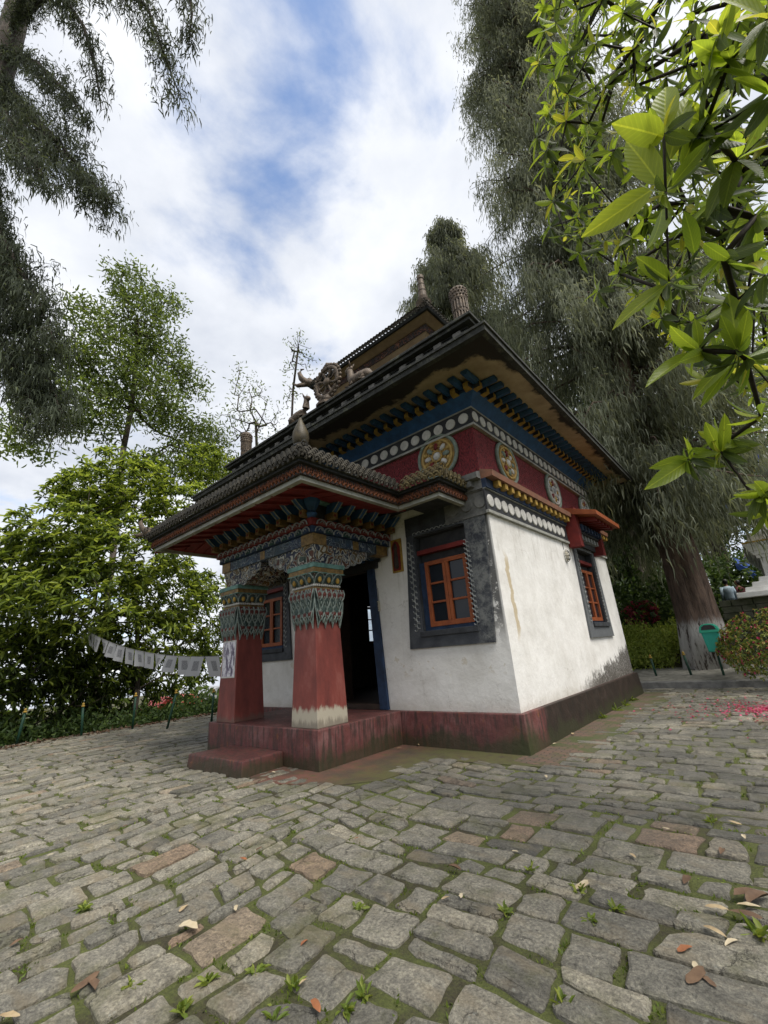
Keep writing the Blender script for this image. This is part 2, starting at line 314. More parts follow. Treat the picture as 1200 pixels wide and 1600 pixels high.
def m_plinth():
    m, t, b, o = newmat('red painted plinth, mossy'); X, Y, Z = posxyz(t)
    n = tnoise(t, 2.2, 8, .7)
    base = ramp(t, n.outputs['Fac'], [(.3, (.065,.026,.024)), (.5, (.135,.046,.043)), (.68, (.20,.10,.095))])
    rub = tnoise(t, 5, 8, .75); base = mix(t, rngmap(t, rub.outputs['Fac'], .57, .66, 0, .75), base, (.20,.075,.03))
    st = tnoise(t, 5, 6, .7, stretch=(3, 3, .3)); base = mix(t, rngmap(t, st.outputs['Fac'], .45, .6, 0, .85), base, (.045,.03,.026))
    far = mth(t, 'MULTIPLY', rngmap(t, X, -3.16, -3.04), rngmap(t, mth(t, 'ADD', Y, mth(t, 'MULTIPLY', n.outputs['Fac'], 1.2)), 7.5, 7.8))
    base = mix(t, mth(t, 'MULTIPLY', far, .94), base, ramp(t, tnoise(t, 4, 8, .7).outputs['Fac'], [(.3, (.010,.009,.006)), (.55, (.024,.018,.013)), (.70, (.046,.034,.027))]))
    lw = mth(t, 'ADD', mth(t, 'SUBTRACT', .22, Z), mth(t, 'MULTIPLY', mth(t, 'SUBTRACT', n.outputs['Fac'], .5), .9))
    base = mix(t, mth(t, 'MULTIPLY', rngmap(t, lw, -.05, .15), .8), base, (.03,.032,.014))
    corner = mth(t, 'MULTIPLY', rngmap(t, mth(t, 'ABSOLUTE', mth(t, 'SUBTRACT', mth(t, 'SUBTRACT', X, Y), -9.35)), .55, .0), rngmap(t, Z, .6, .0))
    base = mix(t, mth(t, 'MULTIPLY', corner, .75), base, (.035,.045,.012))
    t.links.new(base, b.inputs['Base Color']); b.inputs['Roughness'].default_value = .55; b.inputs['Specular IOR Level'].default_value = .35
    bumpn(t, b, tnoise(t, 14, 7, .65).outputs['Fac'], .45, .02); return m
MT['plinth'] = m_plinth()
def m_redfrieze():
    m, t, b, o = newmat('maroon brushwood frieze')
    n = tnoise(t, 38, 4, .7, stretch=(1, 1, .55))
    t.links.new(ramp(t, n.outputs['Fac'], [(.36, (.05,.010,.012)), (.62, (.26,.03,.036))]), b.inputs['Base Color'])
    b.inputs['Roughness'].default_value = .9; bumpn(t, b, n.outputs['Fac'], 1.0, .05); return m
MT['frieze'] = m_redfrieze()
def m_soffit():
    m, t, b, o = newmat('stained tan soffit'); X, Y, Z = posxyz(t)
    big = tnoise(t, .9, 7, .62)
    ex = rngmap(t, X, -2.62, -2.08, 0, 1, False); ey = rngmap(t, Y, 5.95, 5.22, 0, 1, False)
    edge = mth(t, 'MAXIMUM', ex, mth(t, 'MULTIPLY', ey, 1.0))
    frontbias = rngmap(t, Y, 7.4, 6.0, 0, .38)
    s = mth(t, 'ADD', mth(t, 'ADD', edge, frontbias), mth(t, 'MULTIPLY', mth(t, 'SUBTRACT', big.outputs['Fac'], .5), 2.6))
    f = rngmap(t, s, .62, .86)
    tan = ramp(t, tnoise(t, 3, 7, .6).outputs['Fac'], [(.3, (.27,.205,.13)), (.65, (.42,.335,.22))])
    base = mix(t, f, tan, (.022,.018,.014)); t.links.new(base, b.inputs['Base Color']); b.inputs['Roughness'].default_value = .9
    bumpn(t, b, tnoise(t, 12, 5).outputs['Fac'], .3, .02); return m
MT['soffit'] = m_soffit()
def m_column():
    m, t, b, o = newmat('red limewashed column'); X, Y, Z = posxyz(t)
    n = tnoise(t, 3.5, 8, .7, stretch=(1, 1, .4))
    base = ramp(t, n.outputs['Fac'], [(.3, (.10,.022,.018)), (.55, (.19,.04,.03)), (.74, (.26,.09,.07))])
    s = mth(t, 'ADD', Z, mth(t, 'MULTIPLY', mth(t, 'SUBTRACT', tnoise(t, 8, 7, .75, stretch=(1, 1, .25)).outputs['Fac'], .5), .42))
    base = mix(t, mth(t, 'MULTIPLY', rngmap(t, s, .83, .75), rngmap(t, X, -6.6, -6.4)), base, (.40,.36,.28))
    base = mix(t, rngmap(t, s, .66, .56, 0, .6), base, (.10,.08,.06))
    t.links.new(base, b.inputs['Base Color']); b.inputs['Roughness'].default_value = .6
    bumpn(t, b, tnoise(t, 16, 6).outputs['Fac'], .3, .01); return m
MT['column'] = m_column()
def m_orn(name, cols, scale=9, edge=.06, line=(.42,.41,.36), bump=.8, K=7.0):
    "curling painted scrollwork: pale outlines along the contours of a smooth field, flat colours between them"
    m, t, b, o = newmat(name)
    n = tnoise(t, scale*.62, 1.2, .5); n.inputs['Distortion'].default_value = .9
    v = mth(t, 'MULTIPLY', n.outputs['Fac'], K); fr_ = mth(t, 'FRACT', v); ab = mth(t, 'ABSOLUTE', mth(t, 'SUBTRACT', fr_, .5))
    lo, hi = .22, .80; k = len(cols); st = int((hi-lo)*K)+2; stops = [(min(1, (i0)/K), cols[i0 % k]) for i0 in range(int(K)+1)]
    col = ramp(t, n.outputs['Fac'], stops, 'CONSTANT')
    big = ramp(t, tnoise(t, 2.6, 2).outputs['Fac'], [(.35, (.55,.6,.7)), (.5, (1,1,1)), (.65, (1.25,1.0,.7))])
    col = mix(t, 1.0, col, big, 'MULTIPLY'); col = mix(t, rngmap(t, tnoise(t, 24, 5, .7).outputs['Fac'], .4, .65, .55, 0), col, (.02,.02,.02))
    base = mix(t, rngmap(t, ab, .5-edge*3.2, .5-edge*2.2), col, line)
    base = mix(t, rngmap(t, tnoise(t, 5, 7, .7).outputs['Fac'], .5, .7, 0, .55), base, (.035,.035,.032))
    t.links.new(base, b.inputs['Base Color']); b.inputs['Roughness'].default_value = .65
    bumpn(t, b, rngmap(t, ab, .5, .15, 1, 0), bump, .02); return m
MT['orn'] = m_orn('painted scroll carving', [(.10,.025,.02),(.03,.07,.06),(.20,.12,.03),(.025,.04,.09),(.12,.04,.02),(.05,.09,.07)], 9, .07)
MT['orn2'] = m_orn('painted lotus carving', [(.05,.12,.10),(.24,.14,.03),(.04,.09,.08),(.14,.05,.03),(.09,.15,.12)], 11, .08, (.50,.49,.42))
MT['bluepanel'] = m_orn('blue painted beam panel', [(.02,.045,.11),(.025,.06,.14),(.02,.04,.09),(.03,.07,.13),(.02,.05,.12)], 8, .03, (.22,.26,.28), .2)
MT['carve'] = m_orn('orange carved frieze', [(.15,.045,.018),(.035,.02,.015),(.18,.06,.02),(.04,.016,.012),(.13,.04,.016)], 13, .05, (.02,.018,.015), 1.0)
MT['goldrelief'] = m_orn('gilded relief', [(.34,.21,.05),(.22,.13,.03),(.40,.26,.07),(.08,.12,.09),(.30,.10,.04)], 9, .06, (.08,.06,.03), 1.0)
MT['silverrelief'] = m_orn('whitewashed relief', [(.45,.42,.36),(.36,.32,.26),(.26,.12,.05),(.40,.38,.33),(.3,.24,.1)], 9, .06, (.10,.08,.06), 1.0)
def m_glass():
    m, t, b, o = newmat('dusty window glass'); b.inputs['Base Color'].default_value = (.012,.016,.022,1); b.inputs['Roughness'].default_value = .12
    b.inputs['Specular IOR Level'].default_value = .3; bumpn(t, b, tnoise(t, 2, 2).outputs['Fac'], .06, .02); return m
MT['glass'] = m_glass()
def m_clear():
    m, t, b, o = newmat('clear window glass'); tr = N(t, 'ShaderNodeBsdfTransparent'); tr.inputs[0].default_value = (.8,.84,.86,1)
    g = N(t, 'ShaderNodeBsdfGlossy'); g.inputs['Roughness'].default_value = .08; ms = N(t, 'ShaderNodeMixShader'); ms.inputs[0].default_value = .08
    t.links.new(tr.outputs[0], ms.inputs[1]); t.links.new(g.outputs[0], ms.inputs[2]); t.links.new(ms.outputs[0], o.inputs[0]); return m
MT['clear'] = m_clear()
def m_stone():
    m, t, b, o = newmat('worn paving stone'); X, Y, Z = posxyz(t)
    a = N(t, 'ShaderNodeAttribute', attribute_name='tint'); pos = N(t, 'ShaderNodeNewGeometry').outputs['Position']
    off = N(t, 'ShaderNodeVectorMath', operation='SCALE'); off.inputs[0].default_value = (37, 11, 53); t.links.new(a.outputs['Fac'], off.inputs['Scale'])
    pv = N(t, 'ShaderNodeVectorMath', operation='ADD'); t.links.new(pos, pv.inputs[0]); t.links.new(off.outputs[0], pv.inputs[1])
    base = ramp(t, a.outputs['Fac'], [(0, (.16,.152,.128)), (.3, (.24,.228,.19)), (.6, (.33,.308,.25)), (.84, (.40,.365,.285)), (.92, (.31,.235,.165)), (1, (.33,.235,.165))])
    n = tnoise(t, 9, 9, .72, pv.outputs[0]); n2 = tnoise(t, 55, 6, .75, pv.outputs[0]); n3 = tnoise(t, 2.2, 5, .6, pv.outputs[0], (1, 2.6, 1))
    base = mix(t, 1.0, base, ramp(t, n.outputs['Fac'], [(.28, (.5,.5,.5)), (.55, (1,1,1)), (.75, (1.35,1.32,1.25))]), 'MULTIPLY')
    base = mix(t, 1.0, base, ramp(t, n2.outputs['Fac'], [(.32, (.42,.42,.42)), (.52, (1,1,1)), (.68, (1.6,1.58,1.5))]), 'MULTIPLY')
    base = mix(t, rngmap(t, n3.outputs['Fac'], .48, .70, 0, .5), base, (.29,.235,.15))
    lich = tnoise(t, 26, 3, .6, pv.outputs[0]); base = mix(t, rngmap(t, lich.outputs['Fac'], .66, .72, 0, .5), base, (.34,.35,.31))
    moss = tnoise(t, 1.7, 8, .72); base = mix(t, rngmap(t, moss.outputs['Fac'], .48, .68, 0, .62), base, (.11,.115,.04))
    # rain-wet, dark stones along the building
    wet = mth(t, 'MULTIPLY', rngmap(t, Y, 3.2, 4.8), rngmap(t, tnoise(t, .8, 5, .6).outputs['Fac'], .28, .55))
    base = mix(t, mth(t, 'MULTIPLY', wet, .60), base, (.055,.057,.055))
    dmp = tnoise(t, 2.4, 6, .7, pv.outputs[0]); base = mix(t, rngmap(t, dmp.outputs['Fac'], .58, .70, 0, .55), base, (.075,.074,.068))
    t.links.new(base, b.inputs['Base Color'])
    t.links.new(mth(t, 'SUBTRACT', rngmap(t, n.outputs['Fac'], .3, .7, .62, .88), mth(t, 'MULTIPLY', wet, .34)), b.inputs['Roughness']); b.inputs['Specular IOR Level'].default_value = .35
    vr = N(t, 'ShaderNodeTexVoronoi', feature='DISTANCE_TO_EDGE'); vr.inputs['Scale'].default_value = 3.2; wv_ = N(t, 'ShaderNodeVectorMath', operation='ADD'); t.links.new(pv.outputs[0], wv_.inputs[0]); sc3 = N(t, 'ShaderNodeVectorMath', operation='SCALE'); sc3.inputs['Scale'].default_value = .25; t.links.new(tnoise(t, 5, 5, .7, pv.outputs[0]).outputs['Color'], sc3.inputs[0]); t.links.new(sc3.outputs[0], wv_.inputs[1]); t.links.new(wv_.outputs[0], vr.inputs['Vector'])
    crk = mth(t, 'MULTIPLY', rngmap(t, vr.outputs['Distance'], .022, .004), rngmap(t, tnoise(t, 1.3, 3, .6, pv.outputs[0]).outputs['Fac'], .5, .6))
    base = mix(t, mth(t, 'MULTIPLY', crk, .3), base, (.05,.045,.035)); t.links.new(base, b.inputs['Base Color'])
    h = mth(t, 'ADD', mth(t, 'MULTIPLY', crk, -.6), mth(t, 'ADD', mth(t, 'MULTIPLY', n2.outputs['Fac'], .35), mth(t, 'ADD', n.outputs['Fac'], n3.outputs['Fac'])))
    bumpn(t, b, h, 1.0, .055); return m
MT['stone'] = m_stone()
def m_soil():
    m, t, b, o = newmat('mossy joint soil'); n = tnoise(t, 1.5, 9, .74); n2 = tnoise(t, 60, 5, .7)
    c = ramp(t, n.outputs['Fac'], [(.3, (.036,.027,.018)), (.42, (.056,.05,.022)), (.53, (.09,.105,.024)), (.8, (.14,.155,.04))])
    t.links.new(mix(t, 1.0, c, ramp(t, n2.outputs['Fac'], [(.3, (.5,.5,.5)), (.7, (1.4,1.4,1.4))]), 'MULTIPLY'), b.inputs['Base Color'])
    b.inputs['Roughness'].default_value = .95; bumpn(t, b, n2.outputs['Fac'], .9, .03); return m
MT['soil'] = m_soil()
MT['ground'] = mat('leaf-littered ground', (.10,.085,.045), (.035,.045,.016), 1.2, .95, .8, 30)
def m_apron():
    m, t, b, o = newmat('red washed concrete apron'); n = tnoise(t, 1.6, 9, .7); n2 = tnoise(t, 5, 8, .7)
    c = ramp(t, n.outputs['Fac'], [(.32, (.04,.038,.028)), (.46, (.075,.05,.036)), (.6, (.14,.062,.045)), (.75, (.08,.072,.05))])
    X, Y, Z = posxyz(t); c = mix(t, rngmap(t, mth(t, 'ADD', X, mth(t, 'MULTIPLY', n.outputs['Fac'], 1.2)), -4.6, -3.6, 0, .9), c, ramp(t, n2.outputs['Fac'], [(.35, (.05,.042,.03)), (.55, (.075,.08,.025)), (.7, (.10,.085,.06))])); c = mix(t, rngmap(t, n2.outputs['Fac'], .52, .66, 0, .75), c, (.06,.065,.025)); t.links.new(c, b.inputs['Base Color'])
    b.inputs['Roughness'].default_value = .6; bumpn(t, b, n2.outputs['Fac'], .4, .02); return m
MT['apron'] = m_apron()
def m_brickstrip():
    m, t, b, o = newmat('worn brick edging strip'); pos = N(t, 'ShaderNodeNewGeometry').outputs['Position']
    br = N(t, 'ShaderNodeTexBrick'); t.links.new(pos, br.inputs['Vector']); br.inputs['Scale'].default_value = 1.0
    br.inputs['Brick Width'].default_value = .20; br.inputs['Row Height'].default_value = .062; br.inputs['Mortar Size'].default_value = .009
    br.inputs['Color1'].default_value = (.15,.085,.06,1); br.inputs['Color2'].default_value = (.10,.075,.055,1); br.inputs['Mortar'].default_value = (.03,.028,.02,1)
    n = tnoise(t, 1.6, 8, .7); c = mix(t, rngmap(t, n.outputs['Fac'], .42, .58), br.outputs['Color'], (.05,.06,.016))
    t.links.new(c, b.inputs['Base Color']); b.inputs['Roughness'].default_value = .85
    bumpn(t, b, mth(t, 'ADD', mth(t, 'MULTIPLY', br.outputs['Fac'], -1), n.outputs['Fac']), .6, .02); return m
MT['brickstrip'] = m_brickstrip()
def m_bark(name, c1, c2, white=None):
    m, t, b, o = newmat(name); n = tnoise(t, 9, 8, .7, stretch=(1, 1, .16)); c = ramp(t, n.outputs['Fac'], [(.35, c2), (.62, c1)])
    if white:
        X, Y, Z = posxyz(t); s = mth(t, 'ADD', Z, mth(t, 'MULTIPLY', n.outputs['Fac'], 1.2)); c = mix(t, mth(t, 'MULTIPLY', rngmap(t, s, white+.75, white+.35), rngmap(t, n.outputs['Fac'], .38, .5)), c, (.55,.54,.52))
    t.links.new(c, b.inputs['Base Color']); b.inputs['Roughness'].default_value = .9; bumpn(t, b, n.outputs['Fac'], 1.0, .08); return m
MT['bark'] = m_bark('grey brown bark', (.12,.095,.075), (.035,.028,.022))
MT['barkred'] = m_bark('cypress bark', (.17,.115,.085), (.045,.03,.024), 1.75)
MT['twig'] = mat('dark twig', (.045,.036,.028), (.02,.017,.014), 8, .9, 0)
# ------------------------------------------------------------------ ground
def gh(x, y):
    x = np.asarray(x, float); y = np.asarray(y, float)
    s = lambda v, a, b: np.clip((v-a)/(b-a), 0, 1)**2*(3-2*np.clip((v-a)/(b-a), 0, 1))
    h = -0.06 + 0*x
    h = h + s(y, 15.6, 19.5)*1.1*s(x, -13, -6)*1.0 + s(y, 19, 40)*3.0*s(x, -14, -4)
    h = h - s(-x, 15.8, 30)*6.0 - s(-x, 28, 90)*22
    h = h - s(y, 40, 160)*9
    return h
gx = np.concatenate([np.linspace(-900, -60, 22), np.linspace(-55, -20, 15), np.linspace(-19, 6, 60), np.linspace(8, 40, 14), np.linspace(60, 900, 16)])
gy = np.concatenate([np.linspace(-900, -30, 14), np.linspace(-25, 12, 30), np.linspace(12.5, 24, 34), np.linspace(26, 60, 16), np.linspace(80, 900, 18)])
GX, GY = np.meshgrid(gx, gy, indexing='ij'); GZ = gh(GX, GY) + np.where(np.abs(GX) > 24, 1, 0)*0.0
nx, ny = GX.shape; idx = np.arange(nx*ny).reshape(nx, ny)
Fq = np.stack([idx[:-1, :-1], idx[1:, :-1], idx[1:, 1:], idx[:-1, 1:]], -1).reshape(-1, 4)
link('ground', fast_mesh('ground', np.stack([GX, GY, GZ], -1).reshape(-1, 3), Fq, MT['ground'], smooth=True), kind='structure')
# ------------------------------------------------------------------ pavement: soil bed, stones as pieces
pb = MB(); pb.box(-15.6, 1.6, -1.5, 14.7, -.2, -.017)
pave = pb.build('pavement', MT['soil'], kind='structure')
def clip_poly(poly, nrm, d):
    res = []; n = len(poly)
    for i in range(n):
        a, b_ = poly[i], poly[(i+1) % n]; da = a @ nrm - d; db = b_ @ nrm - d
        if da <= 0: res.append(a)
        if da*db < 0: res.append(a + (b_-a)*da/(da-db))
    return res
def area(p):
    p = np.array(p); x, y = p[:, 0], p[:, 1]; return .5*abs(np.dot(x, np.roll(y, -1)) - np.dot(y, np.roll(x, -1)))
stones = []
def lay(poly, g=None):
    g = random.uniform(.006, .019) if g is None else g
    c = np.mean(poly, 0); q = []
    for p_ in poly:
        d = np.array(p_) - c; q.append(np.array(p_) - np.sign(d)*g + np.array([random.uniform(-.024, .024), random.uniform(-.024, .024)]))
    if random.random() < .22 and len(q) == 4:      # a knocked-off corner
        k = random.randrange(4); a, b_, c_ = q[k-1], q[k], q[(k+1) % 4]; f1, f2 = random.uniform(.15, .4), random.uniform(.15, .4)
        q = q[:k] + [b_ + (a-b_)*f1, b_ + (c_-b_)*f2] + q[k+1:]
    q = [np.array([x + .08*math.sin(1.25*y+.4) + .03*math.sin(2.9*x+1) + .03*math.sin(3.3*y+2), y + .09*math.sin(1.05*x+1.1) + .028*math.sin(3.1*y) + .035*math.sin(2.7*x)]) for x, y in q]
    if area(q) > .010: stones.append(q)
# cross-laid columns at the left, courses at the right, meeting in steps
Xe = [1.4]
while Xe[-1] > -15.5: Xe.append(Xe[-1] - random.uniform(.15, .31))
Ye = [-1.4]
while Ye[-1] < 14.6: Ye.append(Ye[-1] + random.uniform(.16, .34))
xb = []; last = 0
for y0, y1 in zip(Ye, Ye[1:]):
    ym = (y0+y1)/2; xl = -1.69 + (ym-1.74)*(-4.15+1.69)/(3.49-1.74) if ym < 4.3 else -4.9
    k = int(np.argmin([abs(x - xl) for x in Xe])) + random.randint(-1, 1); k = max(k, last, 0); last = k; xb.append(k)
def cut(a0, a1, lo, hi):
    a = a0; r = []
    while a < a1:
        l = random.uniform(lo, hi)*(1.4 if random.random() < .16 else 1)
        if a1 - a - l < .14: l = a1 - a
        r.append((a, min(a+l, a1))); a += l
    return r
for j, (y0, y1) in enumerate(zip(Ye, Ye[1:])):
    for a, b_ in cut(Xe[xb[j]], 1.5, .21, .50):
        if b_-a > .36 and y1-y0 > .29 and random.random() < .2:
            ym = y0 + (y1-y0)*random.uniform(.42, .58); lay([(a,y0),(b_,y0),(b_,ym),(a,ym)]); lay([(a,ym),(b_,ym),(b_,y1),(a,y1)])
        else: lay([(a,y0),(b_,y0),(b_,y1),(a,y1)])
for i, (x1, x0) in enumerate(zip(Xe, Xe[1:])):
    ends = [Ye[j] for j in range(len(xb)) if xb[j] > i]
    yend = min(ends) if ends else 14.6
    if yend > -1.4:
        for a, b_ in cut(-1.4 - random.random()*.3, yend, .20, .52): lay([(x0,a),(x1,a),(x1,b_),(x0,b_)])
def blocked(c):
    x, y = c
    if -10.8 < x < -2.5 and 5.85 < y < 13.9: return True
    if -8.45 < x < -5.35 and y > 4.5 and y < 6: return True
    if -7.6 < x < -6.2 and 3.85 < y < 5: return True
    if -5.75 < x < -4.4 and 3.95 + (x+5.9)*.25 < y < 6: return True
    return False
def in_view(c):
    q = (np.array([c[0], c[1], 0]) - CP) @ CM
    if q[2] < .4: return False
    p = PC + F*q[:2]/q[2]; m = 90 if q[2] > 4 else 260
    return -m < p[0] < 1200+m and p[1] < 1600+m*1.6
def stone_geo(q, far):
    "outline with worn, uneven edges; chamfered top, slightly tilted"
    P = []; n = len(q)
    for i in range(n):
        a, b_ = np.array(q[i]), np.array(q[(i+1) % n]); L = np.linalg.norm(b_-a)
        k = 1 if far else max(1, min(4, int(L/.09)))
        r = min(.03, L*.18) * random.uniform(.3, 1)
        t0 = r/L if L > 0 else 0
        for j in range(k+1):
            t = t0 + (1-2*t0)*j/k
            nr = np.array([(b_-a)[1], -(b_-a)[0]])/(L+1e-6)
            P.append(a + (b_-a)*t + nr*random.uniform(-.016, .008)*(1 if 0 < j < k else .6))
    P = np.array(P); c = P.mean(0); m = len(P)
    z = random.uniform(-.010, .014); tx, ty = random.uniform(-.022, .022), random.uniform(-.022, .022)
    def lift(p, zz): return [(x, y, zz + (x-c[0])*tx + (y-c[1])*ty) for x, y in p]
    sh = lambda d: c + (P-c)*(1 - d/np.maximum(np.linalg.norm(P-c, axis=1), .05))[:, None]
    V = lift(P, -.045) + lift(sh(.006), z-.011) + lift(sh(.02), z-.002) + lift(c + (P-c)*.6, z+.003)
    V = [(x, y, zz + random.uniform(-.004, .004)) for x, y, zz in V]
    fs = []
    for r in range(3):
        for i in range(m):
            j = (i+1) % m; fs.append((r*m+i, r*m+j, (r+1)*m+j, (r+1)*m+i))
    fs.append(tuple(range(3*m, 4*m)))
    return V, fs, c
sel = []
for q in stones:
    a = np.array(q)
    if (a[:, 0]*np.roll(a[:, 1], -1) - a[:, 1]*np.roll(a[:, 0], -1)).sum() < 0: q = q[::-1]
    c = np.array(q).mean(0)
    if blocked(c) or not in_view(c): continue
    dd = np.linalg.norm(np.array([c[0], c[1], 0]) - CP); sel.append((dd*dd*dd/area(q), q, c, dd))
sel.sort(key=lambda s: s[0])
def tintval(c): 
    r = random.random()
    return random.uniform(.9, 1) if r < .05 else min(.88, max(0, random.gauss(.46, .19)))
def stone_mesh(name, V, fs, tint):
    me = bpy.data.meshes.new(name); me.from_pydata(V, [], fs); me.materials.append(MT['stone'])
    a = me.attributes.new('tint', 'FLOAT', 'POINT'); a.data.foreach_set('value', np.array(tint, np.float32))
    return me
for s in sel[:300]:
    V, fs, c = stone_geo(s[1], False); tv = tintval(c)
    link('stone', stone_mesh('stone', V, fs, [tv]*len(V)), pave)
V, fs, tt = [], [], []
for s in sel[300:]:
    v_, f_, c = stone_geo(s[1], s[3] > 9); b0 = len(V); V += v_; fs += [[b0+i for i in f] for f in f_]; tt += [tintval(c)]*len(v_)
link('stones', stone_mesh('stones', V, fs, tt), pave, kind='stuff')
# red washed apron round the porch and brick strip along the side wall
ap = MB()
def sheet(poly, z, name, m, n=None):
    b_ = MB(); b_.prism(poly, lambda u, v, a: (u, v, a), z-.1, z); return b_.build(name, m, kind='structure')
sheet([(-8.45,6.4),(-8.4,4.6),(-6.3,4.5),(-6.1,3.85),(-5.75,3.72),(-5.3,3.85),(-4.6,4.12),(-4.2,4.55),(-4.1,5.2),(-3.9,5.7),(-3.0,5.82),(-2.4,5.9),(-2.35,6.5),(-4,6.6)], -.004, 'apron', MT['apron'])
sheet([(-3.1,6.0),(-2.28,5.8),(-2.2,13.9),(-3.1,13.9)], -.003, 'brick_edging', MT['brickstrip'])
# raised path behind with a stone kerb
kb = MB(); kb.box(-5.0, 2.5, 14.75, 15.1, -.1, .17); kerb = kb.build('kerb', MT['grey'], bevel=.02, kind='structure')
up = MB(); up.add([(-5,15.1,.14),(4,15.1,.14),(4,17.2,.42),(-5,17.0,.38),(-5,15.1,-.2),(4,15.1,-.2),(4,17.2,-.2),(-5,17.0,-.2)], [(0,1,2,3),(0,4,5,1),(1,5,6,2),(2,6,7,3),(3,7,4,0)])
upath = up.build('path', mat('stone path', (.26,.25,.22), (.12,.12,.10), 5, .9, .7, 12), kind='structure')
# ------------------------------------------------------------------ temple
T = thing('temple', 'small white temple with maroon frieze, carved porch and dark tiered roof', 'temple', (-6.8, 10.04, 0))
XR, XL, YF, YB, CX = -3.1, -10.5, 6.48, 13.6, -6.8
mirx = lambda x: 2*CX - x
fF = lambda u, v, d: (u, YF - d, v)          # front wall: along x, up, outwards
fR = lambda u, v, d: (XR + d, u, v)          # right wall: along y
fL = lambda u, v, d: (XL - d, u, v)
fB = lambda u, v, d: (u, YB + d, v)
def pbox(mb, fn, u0, u1, v0, v1, d0, d1):
    return mb.hexa([fn(u0,v0,d0), fn(u1,v0,d0), fn(u1,v0,d1), fn(u0,v0,d1), fn(u0,v1,d0), fn(u1,v1,d0), fn(u1,v1,d1), fn(u0,v1,d1)])
def pquad(mb, fn, poly, d0, d1): return mb.prism(poly, fn, d0, d1)
p = MB(); p.hexa([(XL-.12,YF-.15,-.1),(XR+.12,YF-.15,-.1),(XR+.12,YB+.15,-.1),(XL-.12,YB+.15,-.1),(XL-.08,YF-.1,.52),(XR+.085,YF-.1,.52),(XR+.085,YB+.1,.52),(XL-.08,YB+.1,.52)])
p.build('plinth', MT['plinth'], T, bevel=.015)
p = MB(); p.box(-8.5, -5.3, 4.45, YF-.13, -.1, .53); p.build('porch_floor', MT['plinth'], T, bevel=.015)
p = MB(); p.hexa([(-7.72,3.68,-.1),(-6.12,3.72,-.1),(-6.12,4.449,-.1),(-7.6,4.449,-.1),(-7.7,3.72,.2),(-6.14,3.75,.21),(-6.14,4.449,.21),(-7.6,4.449,.2)]); p.build('step', MT['plinth'], T, bevel=.02)
def wall(name, fn, u0, u1, holes, ins=.2):
    mb = MB()
    us = sorted({u0, u1, *[h[0] for h in holes], *[h[1] for h in holes]})
    for a, b_ in zip(us, us[1:]):
        hs = sorted([h for h in holes if h[0] <= a+1e-6 and h[1] >= b_-1e-6], key=lambda h: h[2]); z = .52
        for h in hs + [(0, 0, 4.42, 9)]:
            if h[2] > z + .01:
                mb.cur = 0; pbox(mb, fn, a, b_, z, h[2], -.2, 0)
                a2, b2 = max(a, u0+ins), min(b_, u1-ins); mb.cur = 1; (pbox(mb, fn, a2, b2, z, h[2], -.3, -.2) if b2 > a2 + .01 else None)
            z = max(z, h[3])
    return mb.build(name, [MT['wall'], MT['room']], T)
WF = (-4.72, -3.58, 1.80, 3.60); WFm = (mirx(-3.58), mirx(-4.72), 1.80, 3.60); WS = (10.86, 12.12, 1.80, 3.60)
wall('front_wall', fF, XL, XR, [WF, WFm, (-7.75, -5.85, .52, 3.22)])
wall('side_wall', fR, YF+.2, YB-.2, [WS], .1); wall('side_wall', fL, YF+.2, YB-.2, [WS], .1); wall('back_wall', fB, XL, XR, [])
p = MB(); p.box(XL+.3, XR-.3, YF+.3, YB-.3, .5, .56); p.build('room_floor', MT['wood'], T)
